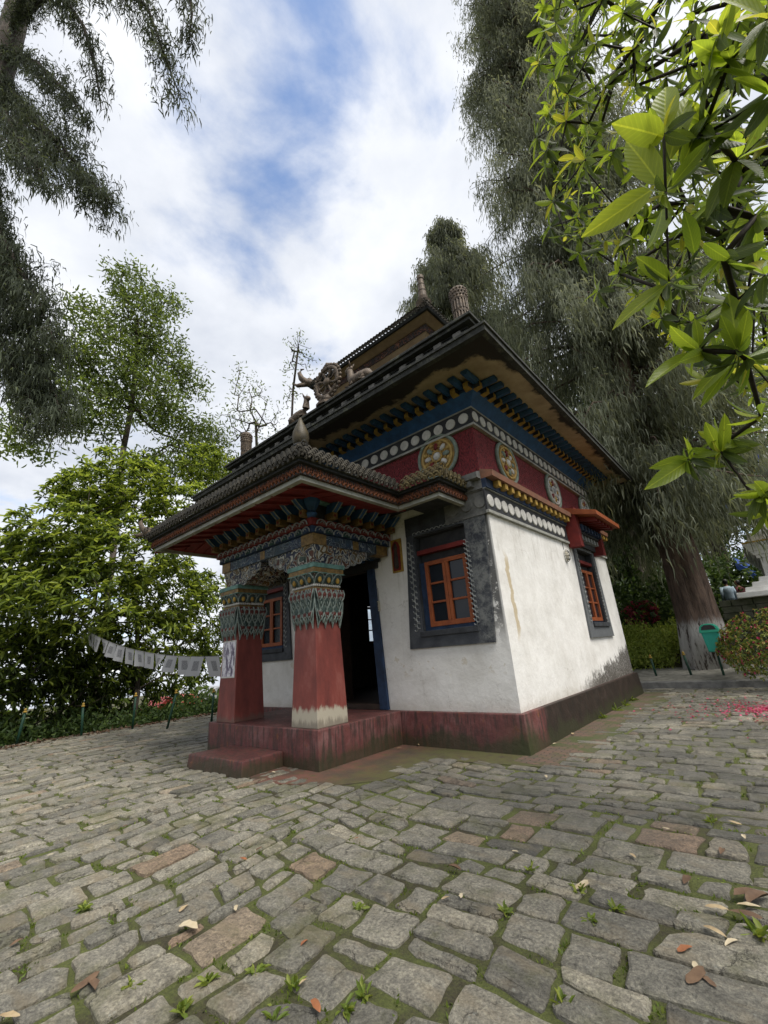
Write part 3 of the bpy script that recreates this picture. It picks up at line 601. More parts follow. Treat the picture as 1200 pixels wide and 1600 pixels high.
# ---- windows
def scroll_strip(mb, fn, u0, u1, v0, v1, d, r=.05):
    "two columns of interlocking white C curls"
    n = int((v1-v0)/(r*2.1)); 
    for c, uc in enumerate((u0 + (u1-u0)*.27, u0 + (u1-u0)*.73)):
        for k in range(n):
            vc = v0 + (k+.5)*(v1-v0)/n + (r if c else 0)*.9
            if vc + r > v1: continue
            a0 = .6 if c else 3.7
            pts = [fn(uc + r*.85*math.cos(a0+a), vc + r*math.sin(a0+a), d) for a in np.linspace(0, 4.6, 7)]
            mb.tube(pts, .011, 3)
def window(fn, cu, out_poly, fr, glass, canopy=True):
    root = link('window', None, T, Matrix.Translation(Vector(fn(cu, fr[2], 0))))
    WMroot = root
    u0, u1, v0, v1 = fr; hole = (u0-.15, u1+.09, 1.80, 3.60)
    ob = out_poly
    s = MB()          # painted plaster surround: sill, two jambs, head
    iu0, iu1, iv0, iv1 = hole
    pquad(s, fn, [ob[0], ob[1], (iu1, iv0), (iu0, iv0)], -.02, .05)
    pquad(s, fn, [ob[1], ob[2], (iu1, iv1), (iu1, iv0)], -.02, .045)
    pquad(s, fn, [ob[3], ob[0], (iu0, iv0), (iu0, iv1)], -.02, .045)
    pquad(s, fn, [ob[2], ob[3], (iu0, iv1), (iu1, iv1)], -.02, .048)
    s.build_each('surround', MT['surround'], root)
    s = MB(); pbox(s, fn, iu0-.02, iu1+.02, iv0-.06, iv0+.035, .05, .085); s.build('sill', MT['char'], root, bevel=.008)
    f = MB(); um = (u0+u1)/2; w_ = .075
    pbox(f, fn, u0, u0+w_, v0, v1, -.11, -.03); pbox(f, fn, u1-w_, u1, v0, v1, -.11, -.03)
    pbox(f, fn, u0+w_, u1-w_, v0, v0+.085, -.108, -.032); pbox(f, fn, u0+w_, u1-w_, v1-.075, v1, -.108, -.032)
    pbox(f, fn, um-.062, um-.004, v0+.085, v1-.075, -.112, -.028); pbox(f, fn, um+.004, um+.062, v0+.085, v1-.075, -.112, -.028)
    hh = (v1-.075-v0-.085)/3
    for a, b_ in ((u0+w_, um-.062), (um+.062, u1-w_)):
        for k in (1, 2): pbox(f, fn, a, b_, v0+.085+k*hh-.018, v0+.085+k*hh+.018, -.10, -.04)
    f.build('frame', MT['orange'], root, bevel=.004)
    for a, b_ in ((u0+w_, um-.062), (um+.062, u1-w_)):
        for k in range(3):
            g = MB(); pbox(g, fn, a, b_, v0+.085+k*hh+.018*(k > 0), v0+.085+(k+1)*hh-.018*(k < 2), -.08, -.074); g.build('pane', glass, root)
    h = MB(); pbox(h, fn, iu0, u1+.09, v1+.002, iv1, -.19, -.15); h.build('head_panel', MT['black'], root)
    h = MB(); pbox(h, fn, iu0+.001, iu1-.001, v1+.16, v1+.24, -.149, -.02); h.build('lintel', MT['red'], root)
    sd_ = MB(); pbox(sd_, fn, iu0+.001, u0-.001, iv0, v1, -.19, -.06); pbox(sd_, fn, u1+.001, iu1-.001, iv0, v1, -.19, -.06); pbox(sd_, fn, u0, u1, iv0, v0-.001, -.19, -.05)
    sd_.build_each('reveal', MT['navy'], root)
    lin = MB(); pbox(lin, fn, iu0-.001, iu0+.014, iv0, iv1, -.2, .0); lin.build('jamb_lining', MT['char'], root); lin = MB(); pbox(lin, fn, iu1-.014, iu1+.001, iv0, iv1, -.2, .0); lin.build('jamb_lining', MT['char'], root)
    lin = MB(); pbox(lin, fn, iu0+.015, iu1-.015, iv1-.014, iv1+.001, -.2, .0); lin.build('head_lining', MT['char'], root)
    st = MB(); scroll_strip(st, fn, iu0-.16, iu0-.01, 1.84, 3.52, .052); scroll_strip(st, fn, iu1-.06, iu1+.05, 1.84, 3.3, .052, .04)
    for k in range(11): # curls along the head
        uc = iu0 + (k+.5)*(iu1-iu0)/11; st.tube([fn(uc+.045*math.cos(a), 3.64+.03*math.sin(a), .055) for a in np.linspace(-.3, 3.5, 6)], .008, 3)
    st.build('scroll_border', MT['greywhite'], root, kind='stuff')
    return root
def m_surround():
    m, t, b, o = newmat('charcoal window surround, lichened'); X, Y, Z = posxyz(t)
    n = tnoise(t, 5, 10, .82); n2 = tnoise(t, 2.5, 6, .65)
    base = ramp(t, n2.outputs['Fac'], [(.35, (.022,.026,.036)), (.65, (.07,.076,.085))])
    e = mth(t, 'MULTIPLY', mth(t, 'MULTIPLY', rngmap(t, X, -3.68, -3.45), rngmap(t, Y, 6.8, 6.6)), rngmap(t, n.outputs['Fac'], .42, .60))
    base = mix(t, mth(t, 'MULTIPLY', e, .7), base, (.20,.205,.195))
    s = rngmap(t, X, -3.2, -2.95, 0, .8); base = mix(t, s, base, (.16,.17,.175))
    t.links.new(base, b.inputs['Base Color']); b.inputs['Roughness'].default_value = .8; bumpn(t, b, n.outputs['Fac'], .6, .015); return m
MT['surround'] = m_surround(); MT['greywhite'] = mat('dulled white line paint', (.34,.35,.34), (.16,.17,.17), 8, .8, 0)
window(fF, -4.1, [(-5.03,1.55),(-3.32,1.55),(-3.16,3.64),(-4.88,3.64)], (-4.57,-3.67,1.90,3.08), MT['glass'])
fFm = lambda u, v, d: fF(mirx(u), v, d)
window(fFm, -4.1, [(-5.03,1.55),(-3.32,1.55),(-3.16,3.64),(-4.88,3.64)], (-4.57,-3.67,1.90,3.08), MT['glass'])
WSF = (11.01, 12.03, 1.88, 3.12)
window(fR, 11.5, [(10.52,1.5),(12.42,1.5),(12.3,3.64),(10.68,3.64)], WSF, MT['glass'])
window(fL, 11.5, [(10.52,1.5),(12.42,1.5),(12.3,3.64),(10.68,3.64)], WSF, MT['clear'])
# ---- canopy over the side window
cn = link('window_canopy', None, T, Matrix.Translation(Vector(fR(11.0, 3.7, 0))))
s = MB()
for u in (10.42, 12.28): pquad(s, fR, [(u,3.56),(u+.22,3.56),(u+.22,4.52),(u,4.52)], .03, .30)
s.build_each('bracket', MT['red'], cn)
s = MB(); s.hexa([fR(10.36,4.40,.0),fR(12.56,4.40,.0),fR(12.5,4.2,.78),fR(10.42,4.2,.78),fR(10.36,4.56,.0),fR(12.56,4.56,.0),fR(12.5,4.31,.78),fR(10.42,4.31,.78)]); s.build('roof_board', MT['orange'], cn, bevel=.008)
for k in range(6):
    s = MB(); u = 10.75+k*.28; s.hexa([fR(u,4.26,.04),fR(u+.1,4.26,.04),fR(u+.1,4.14,.66),fR(u,4.14,.66),fR(u,4.395,.04),fR(u+.1,4.395,.04),fR(u+.1,4.22,.66),fR(u,4.22,.66)]); s.build('rafter', MT['red'], cn)
for k in range(7):
    s = MB(); u = 10.68+k*.25; pbox(s, fR, u, u+.12, 3.98, 4.13, .05, .34); s.build('block', MT['navy'], cn, bevel=.01)
for k in range(7):
    s = MB(); u = 10.70+k*.25; pbox(s, fR, u, u+.09, 3.80, 3.93, .06, .22); s.build('block', MT['greywhite'], cn, bevel=.01)
s = MB(); pbox(s, fR, 10.66, 12.26, 3.66, 3.79, .02, .12); pbox(s, fR, 10.66, 12.26, 3.93, 3.98, .06, .26); s.build_each('lintel_board', MT['black'], cn)
# ---- lower cornice: dot band, dentils, ledge (side walls; a short grey return on the front)
discs = {}
def disc_mesh(r, th, m):
    key = (r, th, m.name)
    if key not in discs:
        b_ = MB(); b_.lathe([(r*1.0, 0), (r*.97, th*.7), (r*.86, th)], (0, 0, 0), 16); discs[key] = b_.mesh('dot', m)
    return discs[key]
AXM = {'R': Matrix(((0,0,1,0),(1,0,0,0),(0,1,0,0),(0,0,0,1))), 'L': Matrix(((0,0,-1,0),(-1,0,0,0),(0,1,0,0),(0,0,0,1))),
       'F': Matrix(((1,0,0,0),(0,0,-1,0),(0,1,0,0),(0,0,0,1)))}
def cornice(fn, ax, segs, dots, mback, mdot, mden, mledge, mstrip):
    root = link('lower_cornice', None, T, Matrix.Translation(Vector(fn(segs[0][0], 3.66, 0))))
    b1 = MB(); b2 = MB(); b3 = MB(); b4 = MB()
    for a, c in segs:
        pbox(b1, fn, a, c, 3.70, 4.08, 0, .035); pbox(b2, fn, a, c, 3.645, 3.70, 0, .06); pbox(b2, fn, a, c, 4.08, 4.10, 0, .06)
        pbox(b3, fn, a, c, 4.10, 4.27, 0, .085)
        b4.prism([(0, 4.27), (.22, 4.27), (.235, 4.37), (.0, 4.46)], lambda u, v, q: fn(q, v, u), a, c)
    b1.build_each('dot_band', mback, root); b2.build_each('moulding', mstrip, root, bevel=.004); b3.build_each('dentil_backing', MT['navy'] if mden is MT['yellow'] else mden, root); b4.build_each('ledge', mledge, root)
    u = dots[0]
    while u < dots[1]:
        if any(a+.1 < u < c-.1 for a, c in segs):
            mw = Matrix.Translation(Vector(fn(u, 3.885, .035))) @ AXM[ax]; link('dot', disc_mesh(.118, .02, mdot), root, mw)
        u += .272
    u = dots[0] - .1
    while u < dots[1]:
        if any(a+.06 < u < c-.06 for a, c in segs):
            d_ = MB(); pbox(d_, fn, u-.055, u+.055, 4.15, 4.262, .085, .19); d_.build('dentil', mden, root, bevel=.006)
        u += .272
cornice(fR, 'R', [(YF-.085, 10.40), (12.52, YB)], (6.55, 13.6), MT['black'], MT['white'], MT['yellow'], MT['brick_orange'], MT['pale'])
cornice(fF, 'F', [(-3.95, XR)], (-3.75, -3.1), MT['grey'], MT['grey'], MT['grey'], MT['grey'], MT['grey'])
# ---- red frieze storey with medallions
p = MB(); UX, UXL, UY, UYB = -3.2, -10.4, 6.6, 13.48; p.box(UXL, UX, UY, UYB, 4.40, 5.46); p.build('frieze', MT['frieze'], T)
gR = lambda u, v, d: (UX+d, u, v); gF = lambda u, v, d: (u, UY-d, v)
MT['goldbright'] = mat('gilt', (.50,.34,.10), (.30,.19,.06), 10, .5, .3); MT['plateg'] = mat('ochre plate', (.36,.22,.05), (.16,.10,.04), 7, .6); MT['plates'] = mat('brown plate', (.20,.12,.06), (.10,.07,.05), 7, .7)
MT['palegreen'] = mat('pale green paint', (.24,.29,.24), (.13,.16,.13), 9, .7)
def medallion(fn, ax, u, v, r, m):
    root = link('medallion', None, T, Matrix.Translation(Vector(fn(u, v, 0))))
    mw = Matrix.Translation(Vector(fn(u, v, 0))) @ AXM[ax]
    b_ = MB(); b_.lathe([(r*.86, 0), (r*.84, .04)], (0,0,0), 28); link('plate', b_.mesh('plate', MT['plateg'] if m.name.startswith('gild') else MT['plates']), root, mw)
    b_ = MB(); b_.tube([(r*.93*math.cos(a), r*.93*math.sin(a), .03) for a in np.linspace(0, 2*math.pi, 33)[:-1]], .04, 6, True); link('ring', b_.mesh('ring', MT['palegreen'], True), root, mw)
    gm = [MT['goldbright'], MT['palegreen'], MT['white'], MT['red']] if m.name.startswith('gild') else [MT['white'], MT['yellow'], MT['greywhite'], MT['red']]
    b_ = MB(); b_.tube([(r*.72*math.cos(a), r*.72*math.sin(a), .045) for a in np.linspace(0, 2*math.pi, 29)[:-1]], .03, 5, True)
    for k in range(8):
        a = k*math.pi/4; b_.cur = 1 + k % 3; b_.ell((r*.45*math.cos(a), r*.45*math.sin(a), .045), (.085, .055, .035), [[math.cos(a), -math.sin(a), 0],[math.sin(a), math.cos(a), 0],[0,0,1]], 8, 5)
        b_.cur = 0; b_.ell((r*.60*math.cos(a+.39), r*.60*math.sin(a+.39), .045), (.045, .045, .025), None, 7, 5)
        b_.tube([(rr*math.cos(a+.39+q), rr*math.sin(a+.39+q), .05) for rr, q in ((.07,0),(.12,.1),(.17,.35),(.21,.1),(.2,-.15))], .014, 4)
    b_.cur = 2; b_.ell((0, 0, .045), (.09, .09, .05), None, 10, 6); b_.cur = 0; b_.tube([(.11*math.cos(a), .11*math.sin(a), .055) for a in np.linspace(0, 2*math.pi, 15)[:-1]], .02, 5, True); link('relief', b_.mesh('relief', gm, True), root, mw)
for k, (u, m) in enumerate(((7.85, 'goldrelief'), (10.42, 'silverrelief'), (12.95, 'silverrelief'))): medallion(gR, 'R', u, 5.03, .47, MT[m])
medallion(gF, 'F', -4.02, 5.1, .47, MT['goldrelief']); medallion(gF, 'F', mirx(-4.02), 5.1, .47, MT['goldrelief'])
# ---- upper cornice: dots, blue cove, corbel blocks, hexagonal rafter ends
uc = link('upper_cornice', None, T, Matrix.Translation(Vector((CX, 10.04, 5.44))))
p = MB(); p.box(UXL-.06, UX+.06, UY-.06, UYB+.06, 5.46, 5.80); p.build('dot_band', MT['black'], uc)
p = MB(); p.box(UXL-.075, UX+.075, UY-.075, UYB+.075, 5.425, 5.47); p.box(UXL-.075, UX+.075, UY-.075, UYB+.075, 5.785, 5.81); p.build_each('moulding', MT['pale'], uc)
p = MB(); p.hexa([(UXL-.08,UY-.08,5.81),(UX+.08,UY-.08,5.81),(UX+.08,UYB+.08,5.81),(UXL-.08,UYB+.08,5.81),(UXL-.27,UY-.27,6.02),(UX+.27,UY-.27,6.02),(UX+.27,UYB+.27,6.02),(UXL-.27,UYB+.27,6.02)]); p.build('cove', MT['blue'], uc)
p = MB(); p.box(UXL-.28, UX+.28, UY-.28, UYB+.28, 6.022, 6.06); p.build('cove_lip', MT['navy'], uc)
dm = disc_mesh(.108, .018, MT['white'])
for k in range(24): link('dot', dm, uc, Matrix.Translation(Vector(gR(6.65+k*.288, 5.63, .06))) @ AXM['R'])
for k in range(25): link('dot', dm, uc, Matrix.Translation(Vector(gF(-3.33-k*.288, 5.63, .06))) @ AXM['F'])
hx = MB(); hx.prism([(.08*math.cos(a), .078*math.sin(a)) for a in np.linspace(0, 2*math.pi, 7)[:-1]], lambda u, v, q: (u, v, q), 0, .42); hexm = hx.mesh('rafter_end', MT['blue'], bevel=.008)
blk = MB(); blk.cur = 0; blk.add([(-.075,-.06,0),(.075,-.06,0),(.075,.06,0),(-.075,.06,0),(-.052,-.04,.15),(.052,-.04,.15),(.052,.06,.15),(-.052,.06,.15)], [(4,5,6,7),(0,1,5,4),(3,2,6,7)])
blk.cur = 1; blk.add([(-.075,-.06,0),(.075,-.06,0),(.075,.06,0),(-.075,.06,0),(-.052,-.04,.15),(.052,-.04,.15),(.052,.06,.15),(-.052,.06,.15)], [(0,3,7,4),(1,2,6,5)])
blkm = blk.mesh('corbel', [MT['yellow'], MT['black']])
for fn, ax, a, b_ in ((gR, 'R', 6.42, 13.75), (gF, 'F', -10.55, -3.02)):
    n = int((b_-a)/.27)
    for k in range(n+1):
        u = a + k*(b_-a)/n
        link('corbel', blkm, uc, Matrix.Translation(Vector(fn(u, 6.06, .24))) @ AXM[ax])
        link('rafter_end', hexm, uc, Matrix.Translation(Vector(fn(u+.135, 6.155, .22))) @ AXM[ax])
# ---- great eave and parapet
EX, EXL, EY, EYB = -2.1, -11.5, 5.25, 14.85
p = MB(); p.add([(EXL,EY,6.13),(EX,EY,6.13),(EX,EYB,6.13),(EXL,EYB,6.13),(UXL-.2,UY-.2,6.22),(UX+.2,UY-.2,6.22),(UX+.2,UYB+.2,6.22),(UXL-.2,UYB+.2,6.22)], [(0,1,5,4),(1,2,6,5),(2,3,7,6),(3,0,4,7),(4,5,6,7)])
p.build('soffit', MT['soffit'], T)
def m_moss():
    m, t, b, o = newmat('dark mossy concrete edge'); n = tnoise(t, 6, 8, .75)
    t.links.new(ramp(t, n.outputs['Fac'], [(.35, (.014,.015,.014)), (.56, (.045,.047,.042)), (.66, (.10,.105,.07)), (.8, (.16,.17,.13))]), b.inputs['Base Color']); b.inputs['Roughness'].default_value = .95
    bumpn(t, b, n.outputs['Fac'], .8, .03); return m
MT['moss'] = m_moss()
for o_, z0, z1 in ((.03, 6.10, 6.199), (.06, 6.20, 6.245)):
    x0, x1, y0, y1 = EXL-o_, EX+o_, EY-o_, EYB+o_; w_ = .1
    for bxs in ((x0,x1,y0,y0+w_),(x0,x1,y1-w_,y1),(x0,x0+w_,y0+w_,y1-w_),(x1-w_,x1,y0+w_,y1-w_)):
        p = MB(); p.box(*bxs, z0, z1); p.build('eave_edge', MT['moss'], T)
PX, PXL, PY, PYB = -2.62, -10.98, 5.95, 14.1
p = MB(); p.hexa([(EXL,EY,6.245),(EX,EY,6.245),(EX,EYB,6.245),(EXL,EYB,6.245),(PXL-.05,PY-.05,6.42),(PX+.05,PY-.05,6.42),(PX+.05,PYB+.05,6.42),(PXL-.05,PYB+.05,6.42)]); p.build('eave_slope', MT['dark'], T)
pr = link('parapet', None, T, Matrix.Translation(Vector((CX, 10.04, 6.4))))
p = MB(); p.box(PXL+.12, PX-.12, PY+.12, PYB-.12, 6.42, 7.12); p.build('parapet_wall', MT['dark'], pr)
p = MB(); p.box(PXL+.02, PX-.02, PY+.02, PYB-.02, 6.66, 6.72); p.box(PXL-.02, PX+.02, PY-.02, PYB+.02, 7.12, 7.19); p.box(PXL-.07, PX+.07, PY-.07, PYB+.07, 7.19, 7.25); p.build_each('coping', MT['moss'], pr, bevel=.01)
MT['paleblock'] = mat('weathered pale block', (.19,.18,.165), (.07,.07,.065), 6, .9)
tb = MB(); tb.box(-.085, .085, -.05, .06, 0, .10); tabm = tb.mesh('tab', MT['paleblock'], bevel=.01)
kn = MB(); kn.ell((0, 0, 0), (.095, .095, .06), None, 10, 6); knm = kn.mesh('knob', MT['paleblock'], True)
hR = lambda u, v, d: (PX-.12+d, u, v); hF = lambda u, v, d: (u, PY+.12-d, v)
for fn, ax, a, b_ in ((hR, 'R', PY+.3, PYB-.3), (hF, 'F', PXL+.3, PX-.3)):
    n = int((b_-a)/.42)
    for k in range(n+1):
        u = a + k*(b_-a)/n
        link('tab', tabm, pr, Matrix.Translation(Vector(fn(u, 6.98, .0))) @ AXM[ax])
        link('knob', knm, pr, Matrix.Translation(Vector(fn(u, 6.53, .05))) @ AXM[ax])
# ---- victory banners, wheel and deer on the parapet
def banner(x, y, h=.98, r=.145):
    root = link('victory_banner', None, T, Matrix.Translation(Vector((x, y, 7.25))))
    b_ = MB(); b_.lathe([(r*1.05,0),(r*1.05,.05),(r*.9,.06),(r*.92,.30*h)], (x,y,7.25), 16); b_.lathe([(r*1.02,.30*h),(r*1.06,.33*h),(r*.95,.36*h),(r*.97,.60*h)], (x,y,7.25), 16)
    b_.lathe([(r*1.06,.60*h),(r*1.15,.64*h),(r*1.08,.68*h),(r*1.14,.86*h),(r*1.1,.9*h),(r*.6,.97*h),(r*.2,h)], (x,y,7.25), 16); b_.build('drum', MT['bronze'], root, smooth=False)
    b_ = MB()
    for k in range(16):
        a = 2*math.pi*(k+.5)/16
        b_.tube([(x+r*1.0*math.cos(a), y+r*1.0*math.sin(a), 7.25+z) for z in (.06, .28*h, .30*h)], .014, 4); b_.tube([(x+r*1.04*math.cos(a), y+r*1.04*math.sin(a), 7.25+z) for z in (.37*h, .58*h, .60*h)], .014, 4)
        for z in (.70, .78, .85): b_.ell((x+r*1.13*math.cos(a+z*3), y+r*1.13*math.sin(a+z*3), 7.25+z*h), (.024,.024,.024), None, 6, 4)
    b_.build('pleats', MT['bronze'], root)
for x, y in ((-2.86, 6.2), (mirx(-2.86)+.35, 6.2), (-2.86, 13.85)): banner(x, y)
wz = 7.99; wx, wy = -6.62, 6.12
wr = link('dharma_wheel', None, T, Matrix.Translation(Vector((wx, wy, 7.25)))); b_ = MB(); R_ = .39
ring = lambda r, q=0, n=32: [(wx+r*math.cos(a+q), wy, wz+r*math.sin(a+q)) for a in np.linspace(0, 2*math.pi, n+1)[:-1]]
b_.tube(ring(R_), .055, 6, True); b_.tube(ring(R_*.80), .02, 5, True); b_.build('rim', MT['bronze'], wr, smooth=True)
b_ = MB()
for k in range(8):
    a = k*math.pi/4 + .39; b_.tube([(wx+r*math.cos(a), wy, wz+r*math.sin(a)) for r in (.08, .2, .28, .40)], [.03,.022,.045,.022], 6)
b_.build('spokes', MT['bronze'], wr, smooth=True)
b_ = MB(); b_.ell((wx, wy, wz), (.12,.09,.12)); b_.build('hub', MT['bronze'], wr, smooth=True)
b_ = MB()
for k in range(26):
    a = 2*math.pi*k/26; b_.ell((wx+(R_+.075)*math.cos(a), wy, wz+(R_+.075)*math.sin(a)), (.05,.04,.05), None, 7, 5)
for k in range(-2, 3): b_.ell((wx+k*.05, wy, wz+R_+.13-abs(k)*.03), (.045,.035,.06), None, 7, 5)
b_.build('knobs', MT['bronze'], wr, smooth=True)
b_ = MB(); b_.lathe([(.30,0),(.30,.06),(.22,.09),(.24,.16),(.14,.22),(.10,.32)], (wx,wy,7.25), 12); b_.build('lotus_base', MT['bronze'], wr)
def deer(x, s):
    y = 6.12; b_ = MB(); z = 7.25
    b_.tube([(x+s*.42,y,z+.14),(x+s*.30,y,z+.22),(x+s*.05,y,z+.25),(x-s*.16,y,z+.27),(x-s*.24,y,z+.40),(x-s*.26,y,z+.55),(x-s*.27,y,z+.63)], [.06,.15,.16,.15,.10,.075,.07], 8)
    b_.ell((x-s*.30,y,z+.66), (.13,.07,.075), [[.9,0,-.44*s],[0,1,0],[.44*s,0,.9]], 8, 6)
    for q in (-1, 1):
        b_.tube([(x-s*.23,y+q*.04,z+.71),(x-s*.2,y+q*.08,z+.83)], [.03,.008], 5); b_.tube([(x-s*.1,y+q*.1,z+.18),(x-s*.30,y+q*.11,z+.13),(x-s*.12,y+q*.12,z+.05)], [.06,.05,.035], 6)
        b_.tube([(x+s*.25,y+q*.1,z+.2),(x+s*.1,y+q*.15,z+.12),(x+s*.3,y+q*.15,z+.05)], [.09,.06,.035], 6)
    b_.box(x-.36, x+.44, y-.16, y+.16, z, z+.05)
    b_.build('deer', MT['bronze'], T, smooth=True)
deer(-5.55, 1); deer(-7.7, -1)
# ---- top pavilion
pv = link('roof_pavilion', None, T, Matrix.Translation(Vector((CX, 10.04, 7.1)))); PC_ = (CX, 10.06)
p = MB(); p.box(PXL+.1, PX-.1, PY+.1, PYB-.1, 7.08, 7.11); p.build('roof_deck', MT['dark'], T)
p = MB(); p.box(CX-1.75, CX+1.75, 8.3, 11.8, 7.1, 9.75); p.build('pavilion_wall', MT['tan'], pv)
p = MB(); p.frustum(*PC_, 1.78, 9.3, 2.0, 9.58); p.build('pavilion_cove', MT['tan'], pv)
p = MB(); p.frustum(*PC_, 2.02, 9.58, 2.06, 9.75); p.build('carved_band', MT['carve'], pv)
p = MB(); p.frustum(*PC_, 2.09, 9.75, 2.3, 9.86); p.build('eave_board', MT['tan'], pv)
p = MB(); p.frustum(*PC_, 2.36, 9.86, 2.4, 9.92); p.frustum(*PC_, 2.3, 9.92, .5, 11.0); p.frustum(*PC_, .5, 11.0, .3, 11.3); p.build('pavilion_roof', MT['dark'], pv)
def arcs(mb, p0, p1, outw, rows, r=.058, dz=.055, rise=0.035):
    "openwork curls along an eave from p0 to p1; outw: horizontal outward unit"
    p0 = np.array(p0, float); p1 = np.array(p1, float); L = np.linalg.norm(p1-p0); d = (p1-p0)/L; n = int(L/(r*1.95)); o_ = np.array(outw)
    for j in range(rows):
        for k in range(n):
            c = p0 + d*((k+.5+.5*(j % 2))/n*L) - o_*rise*j + np.array([0, 0, dz*(j+.4)])
            mb.tube([c + d*r*1.04*math.cos(a) + np.array([0, 0, 1])*r*1.05*math.sin(a) + o_*.02*math.sin(a) for a in np.linspace(-.7, 3.84, 7)], .0155, 3)
            mb.ell(c + np.array([0,0,.005]), (r*.42, r*.42, r*.42), None, 4, 3)
a_ = MB(); e = 2.4
arcs(a_, (CX+e,10.06+e,9.94), (CX+e,10.06-e,9.94), (1,0,0), 4); arcs(a_, (CX+e,10.06-e,9.94), (CX-e,10.06-e,9.94), (0,-1,0), 4); arcs(a_, (CX-e,10.06-e,9.94), (CX-e,10.06+e,9.94), (-1,0,0), 4)
a_.build('tile_trim', MT['trim'], pv, kind='stuff')
# pinnacle over the right front corner of the pavilion, horn over the left
p = MB(); q = (CX+2.12, 10.06-2.12, 10.02)
p.lathe([(.24,0),(.26,.1),(.16,.18),(.22,.32),(.12,.42),(.14,.5),(.115,.52),(.11,.7),(.12,.72),(.1,.74),(.095,.92),(.105,.94),(.085,.96),(.08,1.12),(.10,1.15),(.10,1.24),(.05,1.3)], q, 14); p.build('pinnacle', MT['bronze'], T, smooth=False)
def horn(base, o_, s=1.0, m='bronze'):
    o_ = np.array(o_); base = np.array(base); h_ = MB()
    pts = [base + o_*s*a + np.array([0, 0, s*b]) for a, b in ((-.35,-.02),(-.05,.02),(.2,.1),(.36,.26),(.42,.46),(.36,.6),(.26,.62))]
    h_.tube(pts, [.14*s,.15*s,.13*s,.1*s,.07*s,.04*s,.015*s], 7); h_.tube([base + o_*s*.12 + np.array([0,0,s*.05]), base + o_*s*.5+np.array([0,0,-.02*s]), base + o_*s*.62+np.array([0,0,.06*s])], [.1*s,.06*s,.015*s], 6)
    h_.ell(base + o_*s*.1 + np.array([0,0,.16*s]), (.1*s,.1*s,.1*s)); return h_.build('corner_horn', MT[m], T, smooth=True)
horn((CX-e+.1, 10.06-e+.1, 10.0), (-.707,-.707,0), 1.0)

s = MB(); pbox(s, fF, -4.9, -3.952, 3.642, 4.0, 0, .03); s.build('eave_shade_panel', MT['char'], T); s = MB(); pbox(s, fFm, -4.9, -3.2, 3.642, 4.0, 0, .03); s.build('eave_shade_panel', MT['char'], T)  # dark plates carry the shade under the eave in their colour
# ------------------------------------------------------------------ porch
C1, C2, CY = -5.69, -8.0, 4.82
def petal_mesh(name, w_, h_, mats, curl=.03):
    "pendant petal plate with raised pale rim; local x across, y up, z outwards; hangs from y=0"
    b_ = MB(); out = [(-w_*.5,0),(-w_*.52,-h_*.35),(-w_*.36,-h_*.62),(-w_*.14,-h_*.84),(0,-h_),(w_*.14,-h_*.84),(w_*.36,-h_*.62),(w_*.52,-h_*.35),(w_*.5,0)]
    z_ = lambda y: .012 + curl*math.sin(max(0,-y/h_)*3.1)
    b_.cur = 0; b_.add([(x,y,z_(y)) for x, y in out] + [(0,-h_*.45,z_(-h_*.45)+.02)], [(i, i+1, 9) for i in range(8)] + [(8,0,9)])
    b_.cur = 1; b_.tube([(x,y,z_(y)+.004) for x, y in out], .012, 4)
    b_.tube([(w_*.2*math.cos(a), -h_*.3+w_*.2*math.sin(a), .04) for a in np.linspace(0, 5.2, 8)], .010, 4)
    b_.ell((0,-h_*.62,.035), (w_*.12, h_*.12, .02), None, 6, 4)
    return b_.mesh(name, mats)
MT['petalfill'] = mat('green grey petal paint', (.055,.088,.076), (.022,.034,.033), 14, .6); MT['petalrim'] = mat('faded petal rim', (.26,.30,.27), (.10,.13,.12), 12, .7)
MT['petalfill2'] = mat('maroon petal paint', (.14,.035,.025), (.06,.02,.02), 14, .6)
pmA = petal_mesh('petal', .15, .36, [MT['petalfill'], MT['petalrim']]); pmB = petal_mesh('petal', .14, .62, [MT['petalfill'], MT['petalrim']]); pmC = petal_mesh('petal', .12, .22, [MT['petalfill2'], MT['petalrim']])
lot = MB(); lot.cur = 0; lot.add([(-.08,0,0),(.08,0,0),(.095,.09,.05),(.06,.155,.075),(0,.175,.08),(-.06,.155,.075),(-.095,.09,.05),(0,.08,.06)], [(i,(i+1)%7,7) for i in range(7)])
lot.cur = 1; lot.tube([(-.08,0,.01),(-.095,.09,.056),(-.06,.155,.08),(0,.175,.085),(.06,.155,.08),(.095,.09,.056),(.08,0,.01)], .011, 4); lot.cur = 2; lot.ell((0,.065,.055), (.04,.055,.03), None, 7, 5)
lotm = lot.mesh('lotus_petal', [MT['petalfill'], MT['petalrim'], MT['yellow']])
bead = MB(); bead.ell((0,0,0), (.022,.022,.022), None, 6, 4)
SIDES = {'F': AXM['F'], 'R': AXM['R'], 'L': AXM['L'], 'B': Matrix(((-1,0,0,0),(0,0,1,0),(0,1,0,0),(0,0,0,1)))}
NRM = {'F': (0,-1), 'R': (1,0), 'L': (-1,0), 'B': (0,1)}
def scallop_outline():
    "half of a bow-shaped bracket arm in (along, up): lobed lower edge"
    top = [(0,.36),(1.0,.36),(1.02,.30)]
    low = []
    for cx_, cy_, r, a0, a1 in ((.94,.27,.07,.3,-2.2),(.80,.20,.08,.2,-2.3),(.64,.155,.09,.1,-2.4),(.45,.10,.11,.2,-2.6)):
        low += [(cx_+r*math.cos(a), cy_+r*math.sin(a)) for a in np.linspace(a0, a1, 6)]
    return top + low + [(.28,.0),(0,.0)]
